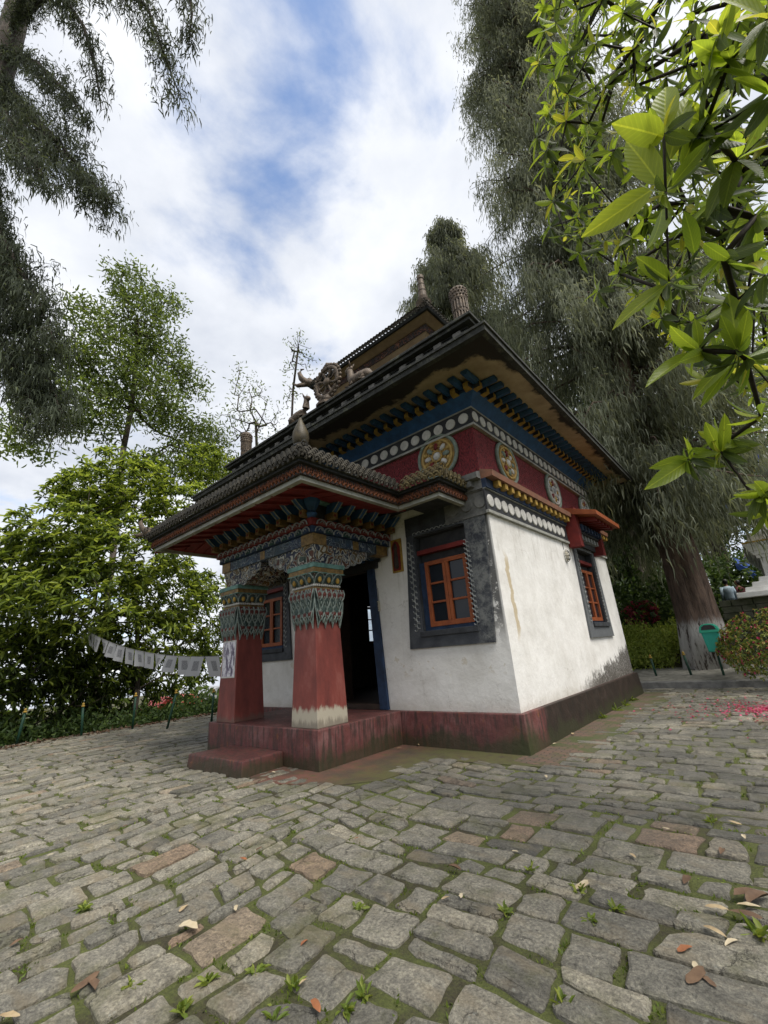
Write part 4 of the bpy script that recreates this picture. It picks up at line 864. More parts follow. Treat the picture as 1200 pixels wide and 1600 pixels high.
def arm(mb, fn, th):
    o = scallop_outline(); mb.cur = 0; mb.prism(o, fn, -th, th); mb.cur = 1
    for d_ in (th+.006, -th-.006):
        mb.tube([fn(u, v, d_) for u, v in o[1:]], .014, 4)
        for cx_, cy_, r in ((.45,.17,.085),(.64,.215,.065),(.80,.25,.05),(.22,.2,.09)):
            mb.tube([fn(cx_+rr*r*math.cos(a), cy_+rr*r*math.sin(a), d_) for a, rr in zip(np.linspace(.5, 8.5, 14), np.linspace(1, .25, 14))], .0105, 4)
def column(cx, dirs):
    root = link('column', None, T, Matrix.Translation(Vector((cx, CY, .53))))
    s = MB(); s.frustum(cx, CY, .315, .53, .245, 2.62); s.build('shaft', MT['column'], root, bevel=.012)
    cap = link('capital', None, root, Matrix.Translation(Vector((cx, CY, 2.6))))
    s = MB(); s.frustum(cx, CY, .262, 2.30, .265, 2.60); s.build('capital_collar', MT['orn2'], root)
    s = MB(); s.frustum(cx, CY, .275, 2.60, .275, 2.645); s.build('gold_band', MT['gold'], root)
    hw = lambda z: .315 + (.245-.315)*(z-.53)/2.09
    bm = bead.mesh('bead', MT['white'])
    bb = MB()
    for sd_ in 'FRLB':
        nx_, ny_ = NRM[sd_]; tx, ty = -ny_, nx_
        for mesh_, z, offs, dep in ((pmB, 2.60, (-.235,-.08,.075,.23), .272), (pmA, 2.60, (-.2,-.07,.06,.2), .30), (pmA, 2.42, (-.14,.0,.14), .287), (pmC, 2.30, (-.2,-.07,.08,.2), .289), (pmC, 2.6, (-.24,-.14,-.03,.08,.18,.25), .315)):
            for o_ in offs: link('petal', mesh_, root, Matrix.Translation(Vector((cx + nx_*dep + tx*o_, CY + ny_*dep + ty*o_, z))) @ SIDES[sd_])
        for o_ in (-.2, 0, .2): link('lotus_petal', lotm, root, Matrix.Translation(Vector((cx + nx_*.265 + tx*o_, CY + ny_*.265 + ty*o_, 2.69))) @ SIDES[sd_])
        for k in range(13): bb.ell((cx + nx_*.285 + tx*(-.27+k*.045), CY + ny_*.285 + ty*(-.27+k*.045), 2.665), (.02,.02,.02), None, 6, 4)
    bb.build('bead_row', MT['white'], root, kind='stuff')
    s = MB(); s.frustum(cx, CY, .262, 2.645, .30, 2.86); s.build('lotus_block', MT['orn2'], root)
    s = MB(); s.frustum(cx, CY, .335, 2.865, .335, 2.96); s.build('panel_block', MT['gold'], root, bevel=.008)
    s = MB(); s.frustum(cx, CY, .35, 2.86, .35, 2.875); s.frustum(cx, CY, .35, 2.955, .355, 3.03); s.build_each('teal_moulding', MT['teal'], root, bevel=.006)
    s = MB()
    for sd_ in dirs:
        nx_, ny_ = NRM[sd_]; arm(s, lambda u, v, d_, a=nx_, b=ny_: (cx + a*u - b*d_, CY + b*u + a*d_, 3.02+v*.96), .27 if sd_ in 'FR' else .268)
    s.cur = 0; s.frustum(cx, CY, .24, 3.03, .30, 3.37); s.build('bracket', [MT['orn'], MT['greywhite']], root)
    bpy.data.objects.remove(cap)
    return root
column(C1, 'LB'); column(C2, 'RB')
# ---- beams: painted panels with gold end blocks, two rows of scallops, beam ends
B0, B1, BX, BXL = 4.5, 4.9, -5.38, -8.31
en = link('entablature', None, T, Matrix.Translation(Vector((CX, 4.7, 3.36))))
s = MB(); s.box(BXL, BX, B0, B1, 3.362, 3.54); s.box(BX-.4, BX-.001, B1, YF-.05, 3.364, 3.541); s.box(BXL+.001, BXL+.4, B1, YF-.05, 3.364, 3.541); s.build_each('beam', MT['bluepanel'], en)
s = MB()
for x0, x1, y0, y1 in ((BX-.30,BX+.01,B0-.012,B0+.30),(BXL-.01,BXL+.30,B0-.012,B0+.30),(BX-.2,BX+.012,YF-.38,YF-.07)): s.box(x0, x1, y0, y1, 3.355, 3.545)
for x in (-6.85,): s.box(x-.07, x+.07, B0-.010, B0+.1, 3.37, 3.53)
s.box(BX-.1, BX+.011, 5.45, 5.6, 3.37, 3.53); s.build_each('gold_block', MT['gold'], en, bevel=.006)
def ringbox(mb, out, z0, z1, back=.35):
    mb.box(BXL-out, BX+out, B0-out, B1, z0, z1); mb.box(BX-back, BX+out-.001, B1, YF-.04, z0+.001, z1-.001); mb.box(BXL-out+.001, BXL+back, B1, YF-.04, z0+.001, z1-.001)
s = MB(); ringbox(s, .05, 3.545, 3.66); s.build_each('cornice_course', MT['navy'], en)
s = MB(); ringbox(s, .10, 3.66, 3.78); s.build_each('cornice_course', MT['red'], en)
s = MB(); ringbox(s, .03, 3.78, 4.06); s.build_each('recess_course', MT['black'], en)
s = MB(); ringbox(s, .16, 4.06, 4.10); s.build_each('top_moulding', MT['teal'], en)
def scallop(name, w_, h_, fill, rim, down=True):
    b_ = MB(); b_.cur = 0; n = 9; sg = -1 if down else 1
    arc = [(w_/2*math.cos(a), sg*h_*math.sin(a), .02) for a in np.linspace(0, math.pi, n)]
    b_.add(arc + [(0, sg*h_*.3, .045)], [(i, i+1, n) for i in range(n-1)] + [(n-1, 0, n)])
    b_.cur = 1; b_.tube(arc, .013, 4); b_.tube([(w_*.2*math.cos(a), sg*h_*.55*math.sin(a)+sg*h_*.1, .04) for a in np.linspace(.3, math.pi-.3, 5)], .008, 4); return b_.mesh(name, [fill, rim])
MT['scalgreen'] = mat('bottle green paint', (.02,.06,.05), (.012,.03,.03), 8, .6)
sA = scallop('scallop', .20, .10, MT['scalgreen'], MT['greywhite'], False); sA2 = scallop('scallop', .20, .10, MT['navy'], MT['greywhite'], False)
sB = scallop('scallop', .21, .095, MT['petalfill2'], MT['greywhite'], False)
eF = lambda u, v, d: (u, B0-d, v); eR = lambda u, v, d: (BX+d, u, v)
gb = MB(); gb.cur = 0; gb.box(-.055, .055, -.06, .05, 0, .21); gb.cur = 1; gb.box(-.022, .022, -.025, .015, .21, .217); gbm = gb.mesh('beam_end', [MT['gold'], MT['red']], bevel=0)
ub = MB(); ub.cur = 0; ub.hexa([(-.04,-.005,0),(.04,-.005,0),(.04,-.005,.19),(-.04,-.005,.19),(-.045,.16,.06),(.045,.16,.06),(.045,.16,.38),(-.045,.16,.38)])
ub.cur = 1
for q in (-.046, .046): ub.tube([(q,-.005,.195),(q,.06,.28),(q,.16,.385)], .011, 4)
ubm = ub.mesh('blue_bracket', [MT['blue'], MT['greywhite']])
for fn, ax, a, b_ in ((eF, 'F', BXL, BX), (eR, 'R', B0, YF-.1)):
    n = round((b_-a)/.2)
    for k in range(n):
        u = a + (k+.5)*(b_-a)/n
        link('scallop', sA if k % 2 else sA2, en, Matrix.Translation(Vector(fn(u, 3.552, .05))) @ AXM[ax])
        link('scallop', sB, en, Matrix.Translation(Vector(fn(u, 3.668, .10))) @ AXM[ax])
    n = round((b_-a)/.31)
    for k in range(n+1):
        u = a + k*(b_-a)/n
        if ax == 'R' and k == 0: continue
        link('beam_end', gbm, en, Matrix.Translation(Vector(fn(u, 3.85, .03))) @ AXM[ax])
        link('blue_bracket', ubm, en, Matrix.Translation(Vector(fn(u, 3.91, .03))) @ AXM[ax])
s = MB(); d_ = np.array([1,-1,0])/math.sqrt(2); c_ = np.array([BX, B0, 0]) + d_*.12
s.lathe([(.07,3.78),(.10,3.84),(.07,3.88),(.14,4.02),(.16,4.1),(.13,4.14)], (c_[0],c_[1],0), 8); s.build('corner_bracket', MT['blue'], en)
# ---- porch ceiling and soffit boards
cl = link('porch_ceiling', None, T, Matrix.Translation(Vector((CX, 5, 4.1))))
PE, PEL, PYE = -4.42, -9.36, 3.52        # outer line of the boards
k = 0; x = PEL
while x < PE-.01:
    x1 = min(x+.21, PE); b_ = MB(); z0, z1 = 3.945, 4.125
    b_.hexa([(x+.006,PYE,z0),(x1-.006,PYE,z0),(x1-.006,B0,z1),(x+.006,B0,z1),(x+.006,PYE,z0+.03),(x1-.006,PYE,z0+.03),(x1-.006,B0,z1+.03),(x+.006,B0,z1+.03)])
    if k % 2 == 0: b_.hexa([(x-.03,PYE+.0,z0-.05),(x+.03,PYE,z0-.05),(x+.03,B0-.35,z1-.10),(x-.03,B0-.35,z1-.10),(x-.03,PYE,z0+.004),(x+.03,PYE,z0+.004),(x+.03,B0-.35,z1-.03),(x-.03,B0-.35,z1-.03)])
    b_.build('board', MT['red'], cl); x += .21; k += 1
for sgn in (1, -1):
    y = B0 - .9; k = 0
    fx = (lambda v: v) if sgn > 0 else mirx
    while y < 5.9:
        y1 = y+.21; b_ = MB(); a0 = max(-5.38, -5.38 + (B0-y1)) if y1 < B0 else -5.38
        pts = [(fx(PE),y+.006,3.943),(fx(PE),y1-.006,3.943),(fx(a0),y1-.006,4.118),(fx(a0),y+.006,4.118)]
        b_.hexa(pts + [(p_[0],p_[1],p_[2]+.03) for p_ in pts]); b_.build('board', MT['soffred'] if 'soffred' in MT else MT['red'], cl); y += .21; k += 1
b_ = MB(); b_.box(BXL, BX, B1, YF-.02, 4.01, 4.05); b_.build('ceiling_panel', MT['red'], cl)
# ---- porch eave: pale moulding, carved fascia, roof, openwork tile trim
ev = link('porch_roof', None, T, Matrix.Translation(Vector((CX, 5, 4.2))))
QX, QXL, QY = -4.2, mirx(-4.2), 3.3; LX, LXL, LY = -3.34, mirx(-3.34), 5.46     # porch eave; wall eave on either side
def eave_ring(mb, ins, z0, z1, t_=.09):
    x1, x0, y0, lx, lx0, ly = QX-ins, QXL+ins, QY+ins, LX-ins, LXL+ins, LY+ins
    mb.box(x0, x1, y0, y0+t_, z0, z1); mb.box(x1-t_, x1, y0+t_, ly+t_, z0, z1); mb.box(x0, x0+t_, y0+t_, ly+t_, z0, z1)
    mb.box(x1, lx, ly, ly+t_, z0, z1); mb.box(lx0, x0, ly, ly+t_, z0, z1); mb.box(lx-t_, lx, ly+t_, YF-.02, z0, z1); mb.box(lx0, lx0+t_, ly+t_, YF-.02, z0, z1)
s = MB(); eave_ring(s, .16, 3.90, 3.965); s.build_each('pale_moulding', MT['pale'], ev)
s = MB(); eave_ring(s, .11, 3.966, 4.115); s.build_each('fascia', MT['carve'], ev)
lf = MB()
def carving(mb, p0, p1, o_):
    p0 = np.array(p0, float); p1 = np.array(p1, float); L = np.linalg.norm(p1-p0); d = (p1-p0)/L; n = int(L/.085)
    for k in range(n):
        c = p0 + d*(k+.5)/n*L + np.array(o_)*.004
        for sgn in (-1, 1): mb.tube([c, c + d*.028*sgn + np.array([0,0,.045]), c + d*.012*sgn + np.array([0,0,.10])], [.012,.017,.004], 4)
for p0, p1, o_ in (((QXL+.11,QY+.11,3.98),(QX-.11,QY+.11,3.98),(0,-1,0)),((QX-.11,QY+.11,3.98),(QX-.11,LY+.11,3.98),(1,0,0)),((QX-.11,LY+.11,3.98),(LX-.11,LY+.11,3.98),(0,-1,0)),((LX-.11,LY+.11,3.98),(LX-.11,YF-.02,3.98),(1,0,0))): carving(lf, p0, p1, o_)
lf.build('leaf_carving', mat('dull orange carving', (.20,.065,.022), (.09,.03,.014), 12, .7), ev, kind='stuff')
s = MB(); eave_ring(s, .05, 4.116, 4.16); s.build_each('drip_course', MT['dark'], ev)
s = MB(); s.add([(QXL,QY,4.16),(QX,QY,4.16),(QX,YF-.02,4.16),(QXL,YF-.02,4.16),(QXL+1.1,QY+1.1,4.66),(QX-1.1,QY+1.1,4.66),(QX-1.1,UY,4.66),(QXL+1.1,UY,4.66)], [(3,2,1,0),(4,5,6,7),(0,1,5,4),(1,2,6,5),(2,3,7,6),(3,0,4,7)])
for x0, x1, xi0, xi1 in ((QX-.9, LX, QX-.9, LX-.02), (LXL, QXL+.9, LXL+.02, QXL+.9)):
    s.add([(x0,LY,4.155),(x1,LY,4.155),(x1,YF-.1,4.155),(x0,YF-.1,4.155),(xi0,UY-.14,4.46),(xi1-.2 if x1 == LX else xi1,UY-.14,4.46)], [(3,2,1,0),(0,1,5,4),(1,2,5),(2,3,4,5),(3,0,4)])
s.build('roof_slab', MT['roofmoss'] if 'roofmoss' in MT else MT['moss'], ev)
s = MB(); s.box(QX-.2, LX-.18, LY+.18, YF-.02, 4.0, 4.05); s.box(LXL+.18, QXL+.2, LY+.18, YF-.02, 4.0, 4.05); s.build_each('wall_soffit', MT['char'], ev)
a_ = MB()
arcs(a_, (QXL,QY,4.17), (QX,QY,4.17), (0,-1,0), 4, .062); arcs(a_, (QX,QY,4.17), (QX,LY,4.17), (1,0,0), 4, .062); arcs(a_, (QXL,LY,4.17), (QXL,QY,4.17), (-1,0,0), 4, .062)
a_.build('tile_trim', MT['trim'], ev, kind='stuff')
a_ = MB(); arcs(a_, (QX,LY,4.17), (LX,LY,4.17), (0,-1,0), 4, .062); arcs(a_, (LX,LY,4.17), (LX,YF-.1,4.17), (1,0,0), 4, .062); arcs(a_, (LXL,LY,4.17), (QXL,LY,4.17), (0,-1,0), 4, .062)
a_.build('tile_trim', MT['goldtrim'], ev, kind='stuff')
p = MB(); q = (QX-.2, QY+.2, 4.36)
p.lathe([(.14,-.1),(.12,.02),(.13,.06),(.10,.10)], q, 14); p.build('finial_base', MT['dark'], T)
p = MB(); p.lathe([(.07,.08),(.11,.13),(.125,.21),(.115,.30),(.08,.39),(.04,.48),(.015,.55)], q, 16); p.build('finial', mat('tarnished gilt', (.085,.066,.034), (.035,.03,.02), 9, .5, .4), T, smooth=True)
horn((QXL+.1, QY+.1, 4.28), (-.707,-.707,0), .62)
# ---- doorway
dr = link('doorway', None, T, Matrix.Translation(Vector((CX, YF, .53))))
s = MB()
for sgn in (0, 1):
    fx = (lambda v: v) if sgn == 0 else mirx
    pts = [(fx(-5.66),YF-.06,.53),(fx(-5.86),YF-.06,.53),(fx(-5.98),YF-.06,3.18),(fx(-5.80),YF-.06,3.18)]
    s.hexa([(a,YF-.06,z) for a, _, z in pts] + [(a,YF+.02,z) for a, _, z in pts])
s.build_each('jamb', MT['navy'], dr)
s = MB(); s.box(-7.92, -5.70, YF-.07, YF+.05, 3.18, 3.30); s.build('lintel', MT['black'], dr)
for row, (z, n, mm) in enumerate(((3.32, 9, ubm), (3.50, 9, gbm))):
    for k in range(n): link('corbel', mm, dr, Matrix.Translation(Vector((-7.8+k*2.0/(n-1), YF-.02, z+.03))) @ AXM['F'] @ Matrix.Scale(.8, 4))
s = MB(); s.box(-8.0, -5.62, YF-.05, YF-.001, 3.301, 3.98); s.build('lintel_panel', MT['black'], dr)
s = MB(); s.box(-7.74, -5.86, YF-.04, YF+.18, .53, .62); s.build('threshold', MT['wood'], dr)
s = MB(); s.box(-7.73, -7.68, YF+.2, YF+1.05, .57, 3.15); s.build('door_leaf', MT['wood'], dr)
s = MB(); s.box(-5.92, -5.87, YF+.2, YF+.95, .57, 3.15); s.build('door_leaf', MT['wood'], dr)
# ---- small fittings on the temple (their own things)
s = MB(); s.cur = 0; s.box(-5.86, -5.72, YF-.035, YF-.001, 2.32, 2.52); s.cur = 1
for z in (2.345, 2.43):
    for x in (-5.845, -5.787): s.box(x, x+.045, YF-.042, YF-.034, z, z+.065)
s.build('switch_box', [MT['cream'], MT['grey']], None, bevel=0, label='cream electric switch box on the wall right of the doorway', cat='switch box')
s = MB(); s.tube([(-5.79,YF-.006,2.52),(-5.80,YF-.006,2.75),(-5.77,YF-.006,2.95)], .006, 4); s.tube([(-5.74,YF-.006,2.52),(-5.75,YF-.006,2.78)], .005, 4); s.build('cable', MT['grey'], None, label='thin grey cable running up the wall from the switch box', cat='cable')
pc = thing('wall_plaque', 'dark arched picture plaque hung between doorway and front window', 'plaque', (-5.17, YF, 3.0))
s = MB(); s.box(-5.30, -5.04, YF-.03, YF-.001, 3.0, 3.66); s.build('backing', MT['yellow'], pc)
s = MB(); s.prism([(-5.26,3.03),(-5.08,3.03),(-5.07,3.5),(-5.11,3.59),(-5.17,3.63),(-5.23,3.59),(-5.27,3.5)], lambda u, v, q: (u, q, v), YF-.045, YF-.031); s.build('picture', MT['pic'] if 'pic' in MT else MT['red'], pc)
s = MB(); s.lathe([(.025,3.06),(.055,3.1),(.045,3.3),(.03,3.42),(.045,3.48),(.03,3.55),(.01,3.58)], (-5.17,YF-.045,0), 8); s.build('figure', MT['wood'], pc)
lt = thing('wall_lamp', 'white caged bulkhead lamp high on the side wall', 'wall lamp', (XR, 10.1, 3.2))
s = MB(); s.prism([(10.04+.09*math.cos(a)*1.0, 3.32+.15*math.sin(a)) for a in np.linspace(0, 2*math.pi, 15)[:-1]], lambda u, v, q: (q, u, v), XR+.001, XR+.03); s.build('base', MT['white'], lt)
s = MB(); s.ell((XR+.03,10.04,3.32), (.06,.07,.12), None, 10, 7); s.build('bulb_glass', MT['cream'], lt, smooth=True)
s = MB()
for z in (3.24, 3.32, 3.40): s.tube([(XR+.03+.07*math.sin(a), 10.04+.09*math.cos(a), z) for a in np.linspace(0, math.pi, 8)], .008, 4)
s.tube([(XR+.03+.08*math.sin(a), 10.04, 3.32+.14*math.cos(a)) for a in np.linspace(0, math.pi, 9)], .008, 4); s.build('cage', MT['grey'], lt)
s = MB(); s.tube([(XR+.008,10.02,3.47),(XR+.008,10.0,3.64)], .007, 4); s.build('lead', MT['grey'], lt)
# poster on the left column
def m_poster():
    m, t, b, o = newmat('printed poster'); X, Y, Z = posxyz(t)
    n = tnoise(t, 9, 5, .65, stretch=(1.3, 1, .55)); c = ramp(t, n.outputs['Fac'], [(.38, (.05,.035,.07)), (.47, (.22,.19,.26)), (.53, (.62,.60,.64))])
    n2 = tnoise(t, 22, 4, .6); c = mix(t, rngmap(t, n2.outputs['Fac'], .5, .6, 0, .5), c, (.12,.10,.14)); t.links.new(c, b.inputs['Base Color']); b.inputs['Roughness'].default_value = .5; return m
s = MB(); s.cur = 0; zz = (1.30, 1.98); hy = lambda z: CY - (.315 - .07*(z-.53)/2.09) - .004
hx_ = lambda z: .315 - .07*(z-.53)/2.09
s.hexa([(C2-.24,hy(zz[0]),zz[0]),(C2+.24,hy(zz[0]),zz[0]),(C2+.24,hy(zz[0])+.003,zz[0]),(C2-.24,hy(zz[0])+.003,zz[0]),(C2-.23,hy(zz[1]),zz[1]),(C2+.23,hy(zz[1]),zz[1]),(C2+.23,hy(zz[1])+.003,zz[1]),(C2-.23,hy(zz[1])+.003,zz[1])])
s.cur = 1
for x0, x1, z0, z1 in ((-.24,.24,1.30,1.325),(-.235,.235,1.955,1.98),(-.24,-.215,1.325,1.955),(.21,.235,1.325,1.955)):
    s.hexa([(C2+x0,hy(z0)-.0015,z0),(C2+x1,hy(z0)-.0015,z0),(C2+x1,hy(z0)-.0005,z0),(C2+x0,hy(z0)-.0005,z0),(C2+x0,hy(z1)-.0015,z1),(C2+x1,hy(z1)-.0015,z1),(C2+x1,hy(z1)-.0005,z1),(C2+x0,hy(z1)-.0005,z1)])
s.build('poster', [m_poster(), MT['white']], None, label='black and white printed poster pasted on the left porch column', cat='poster')
# ------------------------------------------------------------------ trees and plants
MT['lf_rhodo'] = leafmat('rhododendron leaf', [(0,(.03,.048,.014)),(.45,(.085,.125,.028)),(.72,(.19,.26,.045)),(1,(.36,.43,.09))], .5, .45)
MT['lf_rhodo_near'] = leafmat('near rhododendron leaf', [(0,(.045,.07,.02)),(.4,(.11,.155,.032)),(.7,(.19,.28,.035)),(.9,(.30,.38,.05)),(1,(.40,.40,.06))], .6, .36, .4, True)
MT['lf_broad'] = leafmat('broad leaf', [(0,(.05,.075,.022)),(.5,(.12,.17,.045)),(1,(.24,.31,.08))], .5, .5)
MT['lf_cyp'] = leafmat('weeping cypress foliage', [(0,(.068,.078,.056)),(.5,(.155,.175,.13)),(1,(.29,.31,.235))], .5, .7, .15)
MT['lf_con'] = leafmat('dark conifer foliage', [(0,(.034,.042,.03)),(.6,(.078,.095,.066)),(1,(.13,.155,.10))], .4, .7, .15)
MT['lf_dark'] = leafmat('dark understorey leaf', [(0,(.018,.034,.012)),(.6,(.055,.095,.026)),(1,(.13,.19,.05))], .4, .5)
MT['lf_bank'] = leafmat('bright bank leaf', [(0,(.05,.08,.016)),(.6,(.15,.21,.035)),(1,(.28,.32,.07))], .45, .5)
MT['lf_az'] = leafmat('azalea leaf', [(0,(.035,.055,.016)),(.5,(.11,.16,.035)),(.85,(.24,.28,.06)),(1,(.32,.20,.08))], .4, .5)
MT['fl_mag'] = leafmat('magenta petal', [(0,(.22,.02,.06)),(.6,(.45,.04,.13)),(1,(.60,.16,.25))], .35, .5)
MT['lf_hedge'] = leafmat('brightened bank leaf', [(0,(.10,.14,.03)),(.6,(.27,.35,.07)),(1,(.42,.46,.12))], .45)  # leaf colour raised to make up for the cypress shade
def nearest_tree(mb, nodes0, P, r_tip, jit=.12, up_pen=.35, sides=5):
    "grow wood from existing nodes to every attractor P; pipe-model radii"
    nodes = [np.array(n, float) for n in nodes0]; par = list(range(-1, len(nodes)-1)); base = nodes[0]
    order = np.argsort(np.linalg.norm(P - nodes[-1], axis=1) if len(nodes) > 1 else np.linalg.norm(P-base, axis=1))
    tips = []
    NP = np.array(nodes)
    for i in order:
        p_ = P[i]; d = p_ - NP; L = np.linalg.norm(d, axis=1)
        cost = L - up_pen*d[:, 2] + .02*np.arange(len(NP)) / max(1, len(NP)); j = int(np.argmin(cost))
        a = NP[j]; n = max(1, int(L[j]/.9)); prev = j
        for k in range(1, n+1):
            q = a + (p_-a)*k/n + (rng.normal(size=3)*jit*L[j]/n if k < n else 0); nodes.append(q); par.append(prev); prev = len(nodes)-1
        NP = np.array(nodes); tips.append(prev)
    cnt = np.zeros(len(nodes))
    for t_ in tips:
        while t_ >= 0: cnt[t_] += 1; t_ = par[t_]
    for i in range(len(nodes)):
        if par[i] >= 0 and cnt[i] > 0:
            r1 = r_tip*cnt[i]**.45; r0 = r_tip*cnt[par[i]]**.45; r0 = min(r0, r1*1.6)
            mb.tube([nodes[par[i]], nodes[i]], [r0, r1], sides if r1 > r_tip*2 else 3)
    return [ (nodes[t_], nodes[par[t_]]) for t_ in tips ], order
def blob(n, c, r, shell=.55):
    d = rdir(n); rad = (shell**3 + (1-shell**3)*rng.random(n))**(1/3); return np.array(c) + d*rad[:, None]*np.array(r)
def rosettes(tips, axis, nl, L, W, young=.5, droop=.35):
    "whorls of leaves: returns P, D, len, wid, tint"
    n = len(tips); P = np.repeat(tips, nl, 0); A = np.repeat(unit(axis), nl, 0); R = rdir(n*nl); R = unit(R - (R*A).sum(1, keepdims=True)*A)
    f = np.tile(np.linspace(0, 1, nl), n); D = unit(A*(.75-1.25*f)[:, None] + R + np.array([0, 0, -droop])*f[:, None])
    ln = L*rng.uniform(.7, 1.15, n*nl); tint = np.clip(.95 - .75*f + rng.normal(0, .12, n*nl) + np.repeat(rng.normal(0, .15, n), nl) + (young-.5), 0, 1)
    return P, D, ln, ln*W*rng.uniform(.8, 1.2, n*nl), tint
def up_for(D): 
    u = np.tile(np.array([0, 0, 1.]), (len(D), 1)) + rng.normal(size=D.shape)*.35; return u
# ---- big rhododendron-like tree left of the porch
def rhodo_tree(name, label, base, trunk, blobs, nros, L, seedn, leafm='lf_rhodo', group=None, nl=9, rt=.006, wid=.27, young=.5, barkm='bark'):
    t = thing(name, label, 'tree', base, group)
    w8 = np.array([b[2][0]*b[2][1]*b[2][2] for b in blobs])**.75; w8 /= w8.sum()
    P = np.concatenate([blob(max(3, int(nros*w)), b[1], b[2], .5) for w, b in zip(w8, blobs)])
    mb = MB(); sub = P[rng.choice(len(P), min(len(P), 420), replace=False)]
    nearest_tree(mb, trunk, sub, rt); tr = mb.build('trunk', MT[barkm], t, smooth=True)
    cen = np.array(trunk[-1]); ax = unit(P - cen*np.array([1,1,.6])) + np.array([0, 0, .55])
    Pp, D, ln, wd, ti = rosettes(P, ax, nl, L, wid, young)
    link('crown', leaves('crown', Pp, D, ln, wd, MT[leafm], ti, SH6, up_for(D)), t); return t
B = lambda px, py, x, r: (0, atx(px, py, x), r)
rhodo_tree('rhododendron_tree', 'large bushy light green tree behind the prayer flags, left of the porch', (-17.2,6.3,-.6),
    [(-17.2,6.3,-.6),(-17.15,6.3,1.0),(-17.3,6.2,2.6),(-17.3,6.0,4.2)],
    [B(200,870,-16.6,(2.0,2.2,1.5)), B(120,940,-16.2,(1.8,2.0,1.4)), B(190,760,-17.6,(1.9,2.0,1.4)), B(60,880,-17.4,(1.8,1.8,1.3)), B(290,800,-18,(1.7,1.7,1.4)), B(270,930,-17.6,(1.6,1.7,1.5)),
     B(30,960,-16.5,(1.6,1.5,1.2)), B(230,990,-17.2,(1.4,1.6,1.1)), B(100,830,-16.4,(1.4,1.5,1.1)), B(140,770,-18,(1.5,1.5,1.0)), B(320,960,-19,(1.4,1.5,2.0)), B(320,730,-19.5,(1.4,1.4,1.2)), B(255,1050,-18.2,(1.2,1.5,.9)), B(170,1045,-18,(1.3,1.5,.9)), B(310,1040,-20,(1.3,1.4,.8))], 3500, .27, 1, nl=9, young=.55)
rhodo_tree('rhododendron_tree', 'low dark bushy tree at the left edge behind the green posts', (-18.2,2.2,-.8),
    [(-18.2,2.2,-.8),(-18.1,2.3,.6),(-18.0,2.4,1.8)],
    [B(10,1040,-17.2,(1.4,1.6,1.2)), B(80,1050,-17.4,(1.3,1.5,.9)), B(20,900,-18.2,(1.3,1.5,1.3)), B(150,1060,-17.6,(1.2,1.3,.8)), B(60,1100,-17.4,(1.2,2.0,.7)), B(190,1095,-18,(1.2,1.4,.6)), B(110,1010,-18,(1.3,1.6,.9))], 1250, .24, 2, nl=9, young=.25)
# ---- tall airy tree above it
def airy_tree(name, label, base, trunk, blobs, ntw, L, nl, leafm='lf_broad', rt=.007, droop=.5, wid=.34, group=None, spread=.35, cat='tree'):
    t = thing(name, label, cat, base, group)
    w8 = np.array([b[2][0]*b[2][1]*b[2][2] for b in blobs])**.7; w8 /= w8.sum()
    P = np.concatenate([blob(max(3, int(ntw*w)), b[1], b[2], .2) for w, b in zip(w8, blobs)])
    mb = MB(); sub = P[rng.choice(len(P), min(len(P), 950), replace=False)]; nearest_tree(mb, trunk, sub, rt, .1, .5); mb.build('trunk', MT['bark'], t, smooth=True)
    src = sub if len(P) > len(sub) else P
    Q = np.repeat(P, nl, 0) + rng.normal(size=(len(P)*nl, 3))*spread*.5; D = rdir(len(Q)) + np.array([0, 0, -droop])
    ln = L*rng.uniform(.6, 1.2, len(Q)); ti = np.clip(rng.normal(.5, .2, len(Q)) + np.repeat(rng.normal(0, .12, len(P)), nl), 0, 1)
    link('crown', leaves('crown', Q, D, ln, ln*wid, MT[leafm], ti, SH6), t); return t
airy_tree('broadleaf_tree', 'tall airy broadleaf tree rising above the bushy tree at left', (-24.2,7.2,-3.2),
    [(-24.2,7.2,-3.2),(-24.1,7.1,3),(-24.0,7.0,9),tuple(atx(193,700,-24)),tuple(atx(205,640,-24)),tuple(atx(212,570,-24)),tuple(atx(215,500,-24))],
    [B(215,500,-24,(1.9,1.9,2.3)), B(165,560,-24,(1.9,1.9,1.9)), B(255,560,-24.4,(1.6,1.7,1.8)), B(225,620,-24,(2.3,2.4,1.5)), B(140,640,-24,(1.8,2.0,1.5)), B(200,440,-24,(1.1,1.3,1.4)), B(270,660,-23.6,(1.8,1.9,1.1)), B(80,640,-24.5,(1.8,1.8,1.0)), B(255,470,-24,(1.0,1.1,1.2)), B(40,690,-24,(1.5,1.4,.6)), B(100,560,-24.5,(1.6,1.6,1.3)), B(300,600,-24,(1.0,1.1,1.0)), B(130,490,-24.3,(1.1,1.1,1.0)), B(290,720,-23.5,(1.8,1.9,1.0)), B(350,735,-24,(1.5,1.5,.8)), B(330,690,-24.5,(1.4,1.5,1.0)), B(230,740,-24,(1.6,1.8,1.0))], 950, .30, 22, spread=.66, cat='tree')
airy_tree('young_tree', 'slender nearly bare tree left of the roof wheel, spreading crown', (-22.5,22,-4),
    [(-22.5,22,-4),tuple(at(402,800,30)),tuple(at(402,720,30)),tuple(at(400,660,30))], [(0,at(395,640,30),(2.0,2.0,1.9)), (0,at(385,590,30),(1.2,1.2,1.2)), (0,at(360,670,30),(1.4,1.4,1.4)), (0,at(420,680,30),(1.0,1.0,1.2))], 120, .24, 6, spread=.6, rt=.012, group='thin trees behind the roof')
